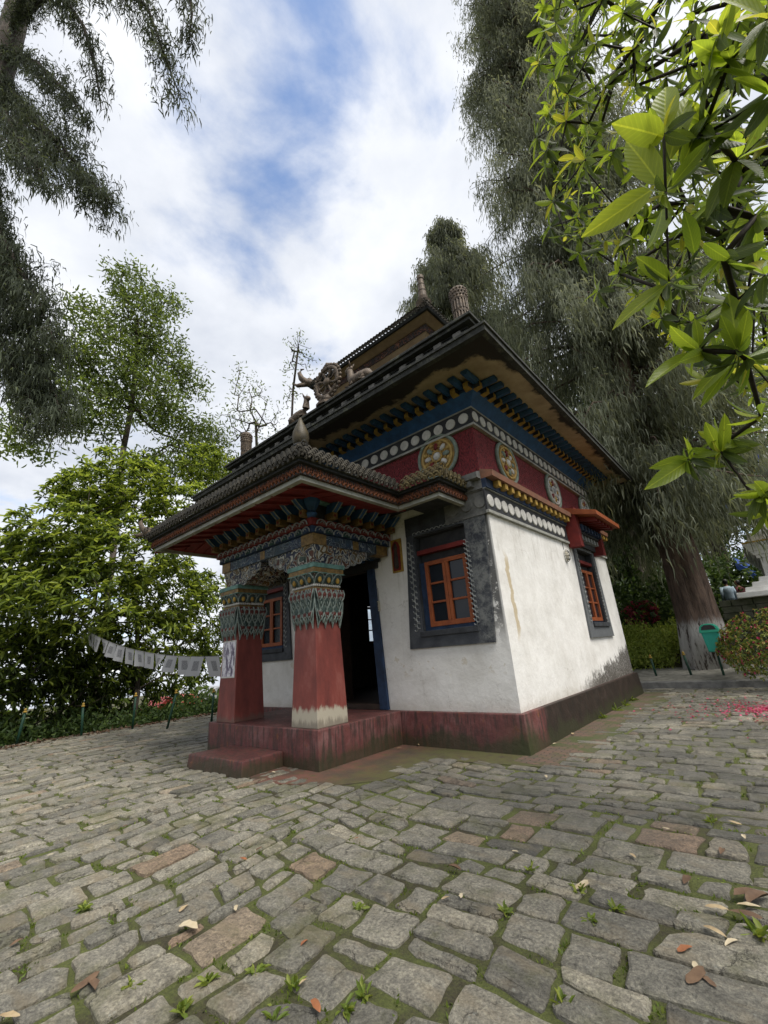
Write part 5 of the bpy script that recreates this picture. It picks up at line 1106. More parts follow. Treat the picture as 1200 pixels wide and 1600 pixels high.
airy_tree('young_tree', 'thin leggy sapling just behind the roof wheel, few leaves', (-20.5,24.5,-4),
    [(-20.5,24.5,-4),tuple(at(450,800,31)),tuple(at(455,680,31)),tuple(at(458,610,31)),tuple(at(466,545,31)),tuple(at(470,515,31))], [(0,at(465,535,31),(.9,.9,1.0)), (0,at(480,560,31),(1.2,1.2,.7)), (0,at(450,620,31),(.9,.9,1.0)), (0,at(450,580,31),(.7,.7,.7))], 46, .24, 6, spread=.5, rt=.016, group='thin trees behind the roof')
# ---- weeping conifers
def strands(name, P, D0, L, ns, wid, matn, spread=.35, tint0=None, hang=1.0, curtain=0.0):
    "fans of thin hanging foliage strands in two bent segments"
    n = len(P)*ns; Q = np.repeat(P, ns, 0) + rng.normal(size=(n, 3))*spread*np.array([.5, .5, .22]); Q[:, 2] -= np.abs(rng.normal(size=n))*curtain
    D0 = D0*(1 - .6*(curtain > 0))
    A = np.repeat(D0, ns, 0)*.55 + rng.normal(size=(n, 3))*.45; A[:, 2] -= .25*hang + .9*(curtain > 0)
    A = unit(A); ln = L*rng.uniform(.45, 1.2, n); M_ = Q + A*ln[:, None]*.42
    A2 = unit(A*.35 + np.array([0, 0, -1.0*hang]) + rng.normal(size=(n, 3))*.12); E_ = M_ + A2*ln[:, None]*.58
    S = unit(np.cross(A + A2, rdir(n))); w_ = (wid*rng.uniform(.6, 1.3, n))[:, None]
    V = np.stack([Q + S*w_*.35, Q - S*w_*.35, M_ - S*w_*.5, M_ + S*w_*.5, E_ - S*w_*.06, E_ + S*w_*.06], 1).reshape(-1, 3)
    Fc = (np.arange(n)[:, None, None]*6 + np.array([(0,1,2,3),(3,2,4,5)])[None]).reshape(-1, 4)
    ti = np.clip(rng.normal(.5, .2, n) + np.repeat((tint0 if tint0 is not None else rng.normal(0, .12, len(P))), ns), 0, 1)
    return fast_mesh(name, V, Fc, MT[matn], np.repeat(ti, 6))
def weeping(name, label, base, H, r0, zlow, Lfun, nb, npt, ns, L, wid, matn, barkm, lean=(0,0), gap=0, group=None):
    t = thing(name, label, 'tree', base, group); base = np.array(base, float); mb = MB()
    ax = lambda z: base + np.array([lean[0]*z, lean[1]*z, z])
    zs = np.linspace(0, H, 26); rad = r0*(1-zs/H)**.75 + .03; rad[0] *= 1.35; rad[1] *= 1.1
    pts = np.array([ax(z) + np.array([.12*math.sin(z*.5), .12*math.cos(z*.37), 0])*(z > 1) for z in zs])
    mb.tube(np.repeat(pts, 3, 0)[1:-1] if False else pts, rad, 30); V_ = np.array(mb.v); ci = np.repeat(np.arange(len(pts)), 30); rel = V_ - pts[ci]; an_ = np.tile(np.arange(30), len(pts)); zz0 = V_[:, 2]
    fl_ = 1 + .10*np.sin(an_*2*math.pi/30*7 + zz0*.35) + .06*np.sin(an_*2*math.pi/30*12 - zz0*.5) + rng.normal(0, .025, len(V_)); mb.v = [tuple(p_) for p_ in (pts[ci] + rel*fl_[:, None])]; Ps, Ds, T0 = [], [], []
    for k in range(nb):
        z = zlow + (H-zlow)*(rng.random()**1.05); a = rng.random()*2*math.pi; Lb = Lfun(z)*rng.uniform(.6, 1.12)
        o = ax(z); d = np.array([math.cos(a), math.sin(a), 0]); n = 7; rise = rng.uniform(.0, .35)
        bp = np.array([o + d*Lb*s + np.array([0, 0, Lb*(rise*s - .42*s*s)]) + rng.normal(size=3)*.08 for s in np.linspace(0, 1, n)])
        mb.tube(bp, np.linspace(.035+.012*Lb, .008, n), 4); tt = rng.normal(0, .16)
        for s in rng.random(npt)**.6:
            q = bp[0] + d*Lb*s + np.array([0, 0, Lb*(rise*s - .42*s*s)]) + rng.normal(size=3)*np.array([.35,.35,.15])*(.3+.10*Lb)
            Ps.append(q); Ds.append(d + rng.normal(size=3)*.3); T0.append(tt + .35*(s-.6))
    mb.build('trunk', MT[barkm], t, smooth=True)
    link('crown', strands('crown', np.array(Ps), np.array(Ds), L, ns, wid, matn, .34, np.array(T0), 1.0, .75), t); return t
bz = float(gh(-1.75, 17.2))
weeping('cypress_tree', 'huge weeping cypress with whitewashed trunk foot beside the green bin', (-1.75,17.2,bz-.2), 44, .50, 5.4, lambda z: 5.3 - .055*z if z > 12 else 2.6 + .2*z, 400, 30, 24, .42, .034, 'lf_cyp', 'barkred')
P2 = at(690, 345, 33)
weeping('cypress_tree', 'smaller weeping cypress rising behind the roof pinnacle', (P2[0], P2[1], -3.0), P2[2]+3.0, .5, 6, lambda z: max(.2, .5*(37.0-z)) if z > 25 else 5.6, 360, 24, 12, .7, .065, 'lf_cyp', 'bark')
# ---- conifer at the upper left: trunk outside the frame, hanging boughs reaching in
cb = np.array([-7.6, -1.55, 0]); 
tL = thing('conifer_tree', 'dark conifer at the left edge, rough trunk and drooping boughs overhead', 'tree', (cb[0], cb[1], -.1))
mb = MB(); 
p_hi = at(18, 40, 12.0); cb = np.array([p_hi[0], p_hi[1], 0.])
tL.location = (cb[0], cb[1], -.1); WM[tL.name] = Matrix.Translation(Vector((cb[0], cb[1], -.1))); tL.matrix_basis = WM[tL.name]
mb.tube([cb + np.array([.05*math.sin(z), .05*math.cos(z*.7), z]) for z in np.linspace(-.1, 26, 24)], np.linspace(.62, .16, 24), 14)
Ps, Ds = [], []
def bough(px, dens, sag=.0, w_=1.0):
    pts = [np.array(p_) for p_ in px]; q = np.array(pts)
    mb.tube(q, np.linspace(.07, .012, len(q)), 5); seg = np.diff(q, axis=0); Ls = np.linalg.norm(seg, axis=1); tot = Ls.sum(); cum = np.concatenate([[0], np.cumsum(Ls)])
    n = int(dens*tot)
    for s in rng.random(n)*.95*tot + .05*tot:
        i = min(len(seg)-1, int(np.searchsorted(cum, s)-1)); i = max(i, 0); c = q[i] + seg[i]*((s-cum[i])/Ls[i])
        f = s/tot; off = rng.normal(size=3)*np.array([.42,.42,.30])*w_*(.5+.5*math.sin(f*2.6)); off[2] -= abs(rng.normal())*.35*w_
        Ps.append(c + off); Ds.append(unit(seg[i]) + rng.normal(size=3)*.5)
        if rng.random() < .75: mb.tube([c, c + off*.5 + np.array([0,0,.03]), c + off], [.009,.006,.003], 3)
tz = lambda z: cb + np.array([0, 0, z])
D_ = 9.5
bough([tz(p_hi[2]-.4), at(60,-60,10.5), at(150,-40,D_), at(230,10,D_-.5), at(262,100,D_-.7), at(285,160,D_-.8)], 27, w_=0.46)
bough([tz(p_hi[2]-.2), at(90,-20,10.6), at(130,40,D_+.4), at(150,110,D_+.3), at(158,170,D_+.3)], 20, w_=0.43)
bough([tz(p_hi[2]-2.0), at(40,170,10.8), at(90,220,D_+.3), at(140,280,D_-.3), at(175,320,D_-.6)], 49, w_=0.59)
bough([tz(p_hi[2]-2.6), at(20,200,10.2), at(50,250,D_-.6), at(80,290,D_-1.0)], 35, w_=0.50)
bough([tz(p_hi[2]-1.0), at(60,100,10.6), at(110,150,D_+.4), at(140,200,D_)], 27, w_=0.43)
bough([tz(p_hi[2]-4.5), at(-10,400,9.8), at(40,500,8.8), at(70,580,8.4), at(95,640,8.2)], 62, w_=0.62)
bough([tz(p_hi[2]-5.0), at(-30,480,9.2), at(20,560,8.4), at(45,620,8.0), at(60,660,7.8)], 52, w_=0.50)
bough([tz(p_hi[2]-3.8), at(-20,330,9.6), at(20,400,8.8), at(60,470,8.4), at(85,530,8.2)], 46, w_=0.50)
bough([tz(p_hi[2]+.8), at(250,-80,D_), at(290,-40,D_-.4), at(300,20,D_-.6), at(295,70,D_-.7)], 20, w_=0.34)
mb.build('trunk', MT['bark'], tL, smooth=True)
link('crown', strands('crown', np.array(Ps), np.array(Ds), .26, 17, .022, 'lf_con', .19), tL)
# ---- woodland behind on the right
def wood_tree(base, H, cr, n, leafm, label, L=.34, trunk_r=.3, zc=.62, group='trees of the wood behind the temple', barkm='bark'):
    t = thing('woodland_tree', label, 'tree', base, group); b0 = np.array(base, float); mb = MB()
    mb.tube([b0 + np.array([.2*math.sin(z*.4), .2*math.cos(z*.3), z]) for z in np.linspace(0, H*.8, 9)], np.linspace(trunk_r, trunk_r*.3, 9), 10)
    P = np.concatenate([blob(n//9, b0 + np.array([rng.normal()*cr*.45, rng.normal()*cr*.45, H*zc + rng.normal()*H*.17]), (cr*.55, cr*.55, H*.16), .6) for _ in range(9)])
    for c in P[::max(1, len(P)//40)]: a = b0 + np.array([0, 0, min(H*.75, max(1, (c-b0)[2]*.75))]); mb.tube([a, (a+c)/2 + np.array([0,0,.3]), c], [.07,.04,.01], 4)
    mb.build('trunk', MT[barkm], t, smooth=True); D = rdir(len(P)*6) + np.array([0,0,-.3]); Q = np.repeat(P, 6, 0) + rng.normal(size=(len(P)*6, 3))*.35
    link('crown', leaves('crown', Q, D, L*rng.uniform(.6,1.2,len(Q)), L*.36, MT[leafm], np.clip(rng.normal(.45,.22,len(Q)),0,1), SH6), t)
for (px, dep, H, cr, lab, m_, tr) in ((962, 24, 12, 3.6, 'leafy dark tree just beyond the far end of the side wall', 'lf_dark', .3), (1012, 21.5, 17, 2.6, 'straight grey trunk close left of the huge cypress', 'lf_dark', .42), (1150, 26, 15, 4.0, 'dark tree behind the white stupa', 'lf_dark', .5),
        (1060, 34, 16, 5.5, 'dense tree filling the gap behind the huge cypress trunk', 'lf_dark', .4), (1230, 30, 17, 5.5, 'tall olive tree at the right edge above the stupa', 'lf_broad', .4), (1130, 42, 18, 6, 'far tree over the people on the terrace', 'lf_dark', .4), (985, 38, 15, 5, 'far tree seen past the end of the temple', 'lf_dark', .4)):
    b_ = at(px, 960, dep); wood_tree((b_[0], b_[1], float(gh(b_[0], b_[1]))-.1), H, cr, 1500, m_, lab, .36, tr, .5)
def thicket(name, label, P, L, m_, kind=None, cat=None, tint=.5, wid=.4, n=6, sp=.16, droop=0.1):
    Q = np.repeat(P, n, 0) + rng.normal(size=(len(P)*n, 3))*sp; D = rdir(len(Q)) + np.array([0, 0, .35-droop])
    return link(name, leaves(name, Q, D, L*rng.uniform(.6,1.25,len(Q)), L*wid, MT[m_], np.clip(rng.normal(tint,.22,len(Q)),0,1), SH6), None, label=label, cat=cat, kind=kind)
# understorey strip behind the left posts and the wood floor on the right
x = rng.uniform(-19.5, -15.7, 2600); y = rng.uniform(.2, 9.5, 2600); z = gh(x, y) + rng.random(2600)**2*(.22 + .9*np.clip((-x-15.7)/2.5, 0, 1))*(.35+1.1*np.abs(np.sin(y*1.7)*np.cos(y*.63+1)))
thicket('undergrowth', 'dark green undergrowth along the edge of the paving at left', np.stack([x, y, z], -1), .17, 'lf_dark', 'stuff', 'undergrowth', .55)
x = rng.uniform(-9, 7, 5200); y = rng.uniform(19.5, 30, 5200); z = gh(x, y) + rng.random(5200)**1.6*2.6
k_ = ~((x > -1.6) & (y < 23.5)); thicket('undergrowth', 'shrubby undergrowth on the slope behind the temple', np.stack([x, y, z], -1)[k_], .3, 'lf_dark', 'stuff', 'undergrowth', .5)
x = rng.uniform(-4.6, -1.9, 2200); y = rng.uniform(17.0, 19.4, 2200); z = gh(x, y) + .25 + rng.random(2200)**1.3*(.12 + .34*np.clip((y-17)/1.5, 0, 1))*(.4+.9*np.abs(np.sin(x*2.3+1)*np.cos(y*1.9+x)))
k_ = ((x+1.75)**2 + (y-17.2)**2) > 1.0; thicket('hedge', 'bright green leafy bank left of the huge cypress trunk', np.stack([x, y, z], -1)[k_], .13, 'lf_hedge', None, 'hedge', .62)
# distant wood down the valley at left, read as one mass
ang = rng.random(5200); xx = -30 - 40*ang; yy = rng.uniform(-6, 34, 5200); zz_ = gh(xx, yy) + rng.random(5200)**.8*6.0
thicket('wood', None, np.stack([xx, yy, zz_], -1), .7, 'lf_broad', 'stuff', None, .4, .5, 4, .8)
def bush(name, label, c, r, n, L, m_, flowers=0, fm='fl_mag', fL=.06, cat='bush', tint=.5):
    t = thing(name, label, cat, (c[0], c[1], c[2]-r[2])); P = blob(n, c, r, .75); P = P[P[:, 2] > c[2]-r[2]*.8]
    P += np.sin(P*np.array([3.1,2.7,3.9]))*.07
    mb = MB(); sub = P[rng.choice(len(P), min(120, len(P)), replace=False)]; nearest_tree(mb, [(c[0],c[1],c[2]-r[2]),(c[0],c[1],c[2]-r[2]*.6)], sub, .004, .1, .2, 4); mb.build('stems', MT['twig'], t)
    D = unit(P-np.array(c)); Pp, D2, ln, wd, ti = rosettes(P, D + np.array([0,0,.4]), 7, L, .38, tint); link('foliage', leaves('foliage', Pp, D2, ln, wd, MT[m_], ti, SH6, up_for(D2)), t)
    if flowers:
        F_ = P[rng.choice(len(P), flowers)] + D[rng.choice(len(D), flowers)]*.0 + rng.normal(size=(flowers,3))*.04; Q = np.repeat(F_, 5, 0); DD = unit(Q-np.array(c)) + rdir(len(Q))*.9
        link('flowers', leaves('flowers', Q, DD, fL*rng.uniform(.7,1.2,len(Q)), fL*.75, MT[fm], rng.random(len(Q)), SH6), t)
    return t
ca = at(1228, 1018, 10.6); bush('azalea_bush', 'wide azalea bush with pink buds at the right edge', (ca[0], ca[1], .92), (1.45, 1.5, .92), 1500, .085, 'lf_az', 330, fL=.05)
ca = at(1003, 962, 17.3); bush('azalea_bush', 'small azalea covered in bright pink flowers beyond the side wall', ca, (.55,.55,.6), 260, .10, 'lf_az', 420, fL=.085)
ca = at(1028, 975, 18.2); bush('yellow_bush', 'yellow green shrub between pink azalea and cypress trunk', ca, (.6,.6,.75), 300, .13, 'lf_bank', 0, tint=.6)
ca = at(1085, 1050, 15.2); bush('low_shrub', 'low green shrub in front of the bin post', (ca[0], ca[1], .42), (.9,.45,.28), 260, .11, 'lf_bank', 0, tint=.55)
# ------------------------------------------------------------------ near rhododendron at the right: branches, whorls of large leaves
rb = np.array([1.55, 3.7, 0.]); RT = thing('rhododendron_tree', 'rhododendron with large backlit yellow green leaves overhanging the right edge', 'tree', (rb[0], rb[1], -.05))
big = [(1150,250,1.9,0.210),(1100,210,1.8,0.218),(1165,560,2.0,0.185),(1120,555,2.3,0.168),(1085,716,2.5,0.168),(1135,690,2.4,0.176),(1190,650,2.2,0.168),(1190,770,2.1,0.143),(1195,430,1.9,0.202),(1130,400,2.0,0.202),(1060,250,1.9,0.202),(1205,150,1.6,0.235),(1180,340,2.0,0.202),(1195,800,2.3,0.134),(1110,320,2.1,0.185),(1150,470,2.1,0.185),(1200,30,1.5,0.218)]
reg = [(835,10),(850,-60),(1230,-60),(1230,640),(1110,600),(1040,520),(960,420),(870,360),(850,250),(830,120)]
def inside(px, py):
    c = False; j = len(reg)-1
    for i in range(len(reg)):
        if (reg[i][1] > py) != (reg[j][1] > py) and px < (reg[j][0]-reg[i][0])*(py-reg[i][1])/(reg[j][1]-reg[i][1]) + reg[i][0]: c = not c
        j = i
    return c
ros = [(at(a, b_, d), L) for a, b_, d, L in big]
while len(ros) < 390:
    a, b_ = rng.uniform(815, 1235), rng.uniform(-60, 650)
    if not inside(a, b_): continue
    f = (a-830)/400; d = rng.uniform(2.7, 4.9) - .5*f
    ros.append((at(a, b_, d), rng.uniform(.11, .165)))
for a, b_, d in ((860,355,3.3),(905,395,3.4),(838,95,3.4),(868,15,3.4),(840,215,3.6),(858,255,3.5),(935,455,3.4),(905,330,3.4),(885,190,3.4),(850,45,3.6)): ros.append((at(a, b_, d), .17))
hb = [(1040,300,1.72),(1037,210,1.72),(1045,440,1.8),(1141,94,1.65),(1124,55,1.62),(1100,200,1.8),(1074,718,2.4),(1127,706,2.35),(1091,548,2.1),(1152,550,2.0),(1193,774,2.1)]
ros += [(at(*h), .14) for h in hb]
RP = np.array([r[0] for r in ros]); RLn = np.array([r[1] for r in ros])
trunk = [rb, rb + np.array([0,.05,1.5]), rb + np.array([-.05,.1,3.0]), at(1290,470,3.0), at(1270,300,3.1), at(1250,120,3.3)]
mb = MB(); tips, order = nearest_tree(mb, trunk, RP, .0042, .10, .10, 6)
axis = np.zeros_like(RP)
for (p_, q_), i in zip(tips, order):
    v_ = unit(RP[i] - CP); a_x = unit(p_ - q_) + np.array([-.25,-.1,.1]); axis[i] = unit(a_x - .85*v_*(a_x @ v_))
wood = mb.build('trunk', MT['twig'], RT, smooth=True)
# leaf blade: 3 x 5 grid with midrib fold and curl
def blade(name, tint, curl=.18, fold=.10):
    prof = [(0,.05),(.10,.30),(.28,.47),(.5,.5),(.72,.42),(.88,.24),(1.0,.02)]; V = []; 
    for s, w_ in prof: 
        z = -curl*s*s
        V += [(s, w_, z + fold*w_), (s, 0, z), (s, -w_, z + fold*w_)]
    Fq_ = []
    for i in range(len(prof)-1):
        for k in range(2): a = i*3+k; Fq_.append((a, a+1, a+4, a+3))
    return np.array(V), np.array(Fq_)
BV, BF = blade('leaf', 0)
def leafuv(me, n):
    a = me.attributes.new('leafuv', 'FLOAT_VECTOR', 'POINT'); u = np.tile(BV*np.array([1,1,0]), (n, 1)); a.data.foreach_set('vector', u.astype(np.float32).ravel()); return me
def leaf_frames(P, Ax, L, nl_y=5, nl_o=5):
    fr = []
    for p_, a, L_ in zip(P, Ax, L):
        a = unit(a*.7 + np.array([0, 0, .35]) + rng.normal(size=3)*.15); e1 = unit(np.cross(a, rng.normal(size=3))); e2 = np.cross(a, e1)
        ph = rng.random()*6.28; hue = rng.normal(0, .09)
        for k in range(nl_y + nl_o):
            yng = k < nl_y; t_ = ph + k*2.4 + rng.normal()*.2; r = e1*math.cos(t_) + e2*math.sin(t_)
            el = rng.uniform(.15, .75) if yng else rng.uniform(-.75, .05); d = unit(r*math.cos(el) + a*math.sin(el) + np.array([0, 0, -.0 if yng else -.55]))
            u = unit(a - d*(a@d) + rng.normal(size=3)*.25); s = unit(np.cross(u, d)); u = np.cross(d, s)
            ln = L_*(rng.uniform(.6, 1.05) if yng else rng.uniform(.75, 1.1)); wd = ln*rng.uniform(.25, .33)
            tn = np.clip((rng.uniform(.68, .90) if yng else rng.uniform(.05, .42)) + hue, 0, 1); 
            if yng and rng.random() < .10: tn = 1.0
            fr.append((p_ + d*.01, d, s, u, ln, wd, tn))
    return fr
fr = leaf_frames(RP, axis, RLn)
hero = [(1040,207,1037,120,1.7,.5,1),(1036,214,972,192,1.7,.5,.97),(1030,287,977,210,1.68,.56,.97),(1016,298,921,361,1.66,.32,.95),(1046,250,1078,128,1.75,.30,.88),(1034,328,1026,398,1.8,.42,.82),(1046,438,995,401,1.8,.5,.85),(1042,444,954,503,1.78,.3,.88),(1036,452,1005,484,1.8,.36,.8),
 (1141,96,1082,70,1.65,.62,.86),(1141,92,1200,48,1.65,.34,.9),(1128,66,1152,-15,1.6,.32,.92),(1122,44,1180,-30,1.6,.3,.95),(1110,196,1083,140,1.8,.42,.82),(1096,204,1142,128,1.8,.3,.85),(1064,260,1100,190,1.8,.4,.82),(1050,290,1110,215,1.8,.34,.78),(1085,395,1075,330,1.85,.4,.7),(1100,380,1140,410,1.9,.5,.75),
 (1072,716,1024,730,2.4,.3,.85),(1072,722,1022,756,2.4,.26,.85),(1078,718,1076,680,2.4,.42,.85),(1082,714,1121,706,2.4,.3,.8),(1124,706,1103,662,2.35,.38,.85),(1128,706,1137,648,2.35,.32,.85),(1132,700,1166,684,2.3,.3,.8),(1118,712,1080,700,2.4,.26,.78),
 (1090,546,1046,520,2.1,.36,.85),(1086,552,1012,584,2.1,.22,.85),(1092,542,1090,497,2.1,.4,.8),(1100,552,1075,560,2.1,.3,.8),(1152,548,1142,452,2.0,.36,.85),(1150,545,1126,495,2.0,.34,.85),(1156,545,1170,488,2.0,.36,.82),(1148,556,1085,612,2.2,.24,.8),(1150,560,1098,628,2.2,.22,.78),
 (1192,772,1155,778,2.1,.22,.82),(1192,776,1163,792,2.1,.22,.8),(1194,772,1190,756,2.1,.5,.85)]
for bx0, by0, tx0, ty0, dp, wr_, tn in hero:
    a = at(bx0, by0, dp); c = at(tx0, ty0, dp*rng.uniform(.93, 1.04)); d = c - a; ln = float(np.linalg.norm(d)); d = d/ln
    v_ = unit(CP - a); u = unit(v_ + rng.normal(size=3)*.45); u = unit(u - d*(u@d)); s = np.cross(u, d); fr.append((a, d, s, u, ln, ln*min(wr_, .40)*.95, min(tn, .93)))
def size(f_): 
    q = (f_[0] + f_[1]*f_[4]*.5 - CP) @ CM
    if q[2] < .3: return 0
    p_ = PC + F*q[:2]/q[2]; vis = (-20 < p_[0] < 1215) and (-15 < p_[1] < 1600); return f_[4]*F/q[2]*(1 if vis else .01)
fr.sort(key=lambda f_: -size(f_))
bm_cache = {}
for f_ in fr[:300]:
    q = round(f_[6]*12)/12
    if q not in bm_cache: bm_cache[q] = leafuv(fast_mesh('leaf', BV, BF, MT['lf_rhodo_near'], np.full(len(BV), q), True), 1)
    d, s, u = f_[1]*f_[4], f_[2]*f_[5], f_[3]*f_[4]
    link('leaf', bm_cache[q], wood, Matrix(((d[0],s[0],u[0],f_[0][0]),(d[1],s[1],u[1],f_[0][1]),(d[2],s[2],u[2],f_[0][2]),(0,0,0,1))))
rest = fr[300:]; Vs = []; Ts = []
for f_ in rest: Vs.append(f_[0] + BV[:, 0:1]*f_[1]*f_[4] + BV[:, 1:2]*f_[2]*f_[5] + BV[:, 2:3]*f_[3]*f_[4]); Ts.append(np.full(len(BV), f_[6]))
Fc = (np.arange(len(rest))[:, None, None]*len(BV) + BF[None]).reshape(-1, 4)
link('leaves', leafuv(fast_mesh('leaves', np.concatenate(Vs), Fc, MT['lf_rhodo_near'], np.concatenate(Ts), True), len(rest)), wood, kind='stuff')
# ------------------------------------------------------------------ fence posts
MT['ball'] = mat('faded yellow paint', (.50,.32,.05), (.3,.2,.05), 8, .6)
pl = ['green post nearest the left edge of the photo', 'second green post from the left edge', 'green post in front of the rhododendron trunk', 'tilted green post left of the porch step', 'green post close beside the porch floor', 'green post near the far end of the side wall', 'green post in front of the cypress foot']
pos_ = [((-15.33,2.85),.82,(.03,.06)),((-15.07,4.21),.80,(-.02,-.05)),((-14.88,5.44),.92,(0,.0)),((-13.3,5.75),.95,(.16,.12)),((-13.2,7.0),.85,(.0,.03)),((-3.0,15.9),.62,(-.04,.0)),((-2.1,15.9),.66,(-.06,.02))]
for lab, ((x, y), h, (lx, ly)) in zip(pl, pos_):
    z = .14 if y > 15 else -.05; t = thing('fence_post', lab, 'post', (x, y, z), 'green fence posts')
    s = MB(); s.tube([(x,y,z),(x+lx*.5,y+ly*.5,z+h*.5),(x+lx,y+ly,z+h)], .032, 8); s.build('post', MT['green'], t, smooth=True)
    s = MB(); s.lathe([(.045,0),(.05,.02),(.03,.035)], (x+lx,y+ly,z+h), 8); s.ell((x+lx,y+ly,z+h+.065), (.034,.034,.042), None, 8, 6); s.build('cap', MT['ball'], t, smooth=True)
# ------------------------------------------------------------------ white prayer flags on a line from the rhododendron to the porch column
fa = atx(135, 985, -15.6); fb = np.array([C2-.3, CY-.25, 1.72])
fl = thing('prayer_flag_line', 'string of small white printed prayer flags sagging to the left porch column', 'prayer flags', tuple(fb))
cat_ = lambda s: fa + (fb-fa)*s + np.array([0, 0, -.42*4*s*(1-s)*.6])
s = MB(); s.tube([cat_(k) for k in np.linspace(0, 1, 25)], .006, 4); s.build('cord', MT['grey'], fl)
def m_flag():
    m, t, b, o = newmat('block-printed white cloth'); uv = N(t, 'ShaderNodeAttribute', attribute_name='flaguv'); sp = N(t, 'ShaderNodeSeparateXYZ'); t.links.new(uv.outputs['Vector'], sp.inputs[0])
    U, V_ = sp.outputs[0], sp.outputs[1]; ln_ = tnoise(t, 9, 3, .6, uv.outputs['Vector'], (3, 12, 1))
    box_ = mth(t, 'MULTIPLY', mth(t, 'MULTIPLY', rngmap(t, U, .28, .32), rngmap(t, U, .74, .70)), mth(t, 'MULTIPLY', rngmap(t, V_, .25, .28), rngmap(t, V_, .78, .75)))
    c = mix(t, mth(t, 'MULTIPLY', box_, rngmap(t, ln_.outputs['Fac'], .42, .56)), (.42,.42,.43), (.07,.07,.08)); t.links.new(c, b.inputs['Base Color']); b.inputs['Roughness'].default_value = .9
    tr = N(t, 'ShaderNodeBsdfTranslucent'); t.links.new(c, tr.inputs[0]); ms = N(t, 'ShaderNodeMixShader'); ms.inputs[0].default_value = .3; t.links.new(b.outputs[0], ms.inputs[1]); t.links.new(tr.outputs[0], ms.inputs[2]); t.links.new(ms.outputs[0], o.inputs[0]); return m
fmat = m_flag()
for k in range(13):
    s0 = .02 + k*.0745; s1 = s0 + .068; a, b_ = cat_(s0), cat_(s1); h = .40*random.uniform(.9, 1.05); sw = random.uniform(-.25, .35); tw = random.uniform(-.6, .6) if k in (1, 2, 5, 6, 8) else random.uniform(-.15, .15)
    dn = np.array([sw*.6, -.05+sw*.5, -1.0]); dn /= np.linalg.norm(dn); V, U_ = [], []; nu, nv = 5, 6; al = unit(b_-a); nr = np.cross(al, dn)
    for j in range(nv+1):
        for i in range(nu+1):
            u, v = i/nu, j/nv; shr = 1 - abs(tw)*v*.6
            p_ = a + (b_-a)*(.5+(u-.5)*shr) + dn*h*v*(1 - abs(tw)*.5*u) + nr*(.03*math.sin(u*5+k)*v + tw*.35*v*(u-.5)) + al*(sw*.45*v*h); V.append(p_); U_.append((u, 1-v, 0))
    me = fast_mesh('flag', np.array(V), np.array([(j*(nu+1)+i, j*(nu+1)+i+1, (j+1)*(nu+1)+i+1, (j+1)*(nu+1)+i) for j in range(nv) for i in range(nu)]), fmat, None, True)
    at_ = me.attributes.new('flaguv', 'FLOAT_VECTOR', 'POINT'); at_.data.foreach_set('vector', np.array(U_, np.float32).ravel()); link('flag', me, fl)
# ------------------------------------------------------------------ litter bin
bx_, by_ = -1.33, 15.55; bt = thing('litter_bin', 'turquoise plastic litter bin with hooded lid by the cypress trunk', 'litter bin', (bx_, by_, .2))
MT['bin'] = mat('turquoise plastic', (.04,.42,.33), (.03,.33,.25), 3, .45, .05); MT['lid'] = mat('green plastic lid', (.04,.42,.28), (.03,.33,.21), 3, .4, .05)
s = MB(); s.hexa([(bx_-.15,by_-.13,.86),(bx_+.15,by_-.13,.86),(bx_+.15,by_+.13,.86),(bx_-.15,by_+.13,.86),(bx_-.2,by_-.17,1.40),(bx_+.2,by_-.17,1.40),(bx_+.2,by_+.17,1.40),(bx_-.2,by_+.17,1.40)]); s.build('body', MT['bin'], bt, bevel=.03)
s = MB(); s.prism([(-.23,1.38),(.23,1.38),(.23,1.45),(.2,1.55),(.13,1.61),(0,1.63),(-.13,1.61),(-.2,1.55),(-.23,1.45)], lambda u, v, q: (bx_+u, q, v), by_-.2, by_+.2); s.build('lid', MT['lid'], bt, bevel=.015)
s = MB(); s.prism([(-.17,1.46),(.17,1.46),(.15,1.54),(.08,1.59),(-.08,1.59),(-.15,1.54)], lambda u, v, q: (bx_+u, q, v), by_-.206, by_-.195); s.build('opening_shade', MT['black'], bt)  # solid black plate: the shade of the hole is in its colour
s = MB(); s.tube([(bx_,by_+.2,.2),(bx_,by_+.2,1.3)], .03, 8); s.build('post', MT['green'], bt)
# ------------------------------------------------------------------ stupa on its walled platform, people
MT['lime'] = mat('limewash', (.70,.70,.69), (.50,.50,.48), 2.5, .85, .3, 20)
pw = thing('platform', 'dark mossy stone platform wall below the white stupa', 'platform wall', (2.5, 20, 0)); s = MB(); s.box(-1.0, 9, 17.75, 26, .2, 2.3); s.build('fill', MT['moss'], pw)
MT['wallstone'] = mat('mossy wall stone', (.11,.11,.085), (.035,.045,.02), 3, .95, .6, 20)
z = .3; r_ = 0
while z < 2.3:
    x = -1.0 - .2*(r_ % 2)
    while x < 3.2:
        l = random.uniform(.3, .6); s = MB(); s.box(max(x,-1.05)+.008, x+l-.008, 17.62+random.uniform(-.03,.02), 17.749, z+.006, min(z+.2,2.33)-.006); s.build('stone', MT['wallstone'], pw, bevel=.012); x += l
    z += .2; r_ += 1
st = thing('stupa', 'white limewashed stupa partly in view at the right edge', 'stupa', (2.4, 20.2, 2.3)); sx, sy = 2.42, 20.15
s = MB(); s.frustum(sx, sy, 2.95, 2.3, 2.95, 2.46); s.build('base_slab', MT['lime'], st, bevel=.02)
for k in range(3): s = MB(); s.frustum(sx, sy, 2.72-.2*k, 2.462+.15*k, 2.69-.2*k, 2.61+.15*k); s.build('base_step', MT['lime'], st, bevel=.02)
s = MB(); s.frustum(sx, sy, 2.12, 2.912, 2.1, 3.5); s.build('throne', MT['lime'], st, bevel=.02)
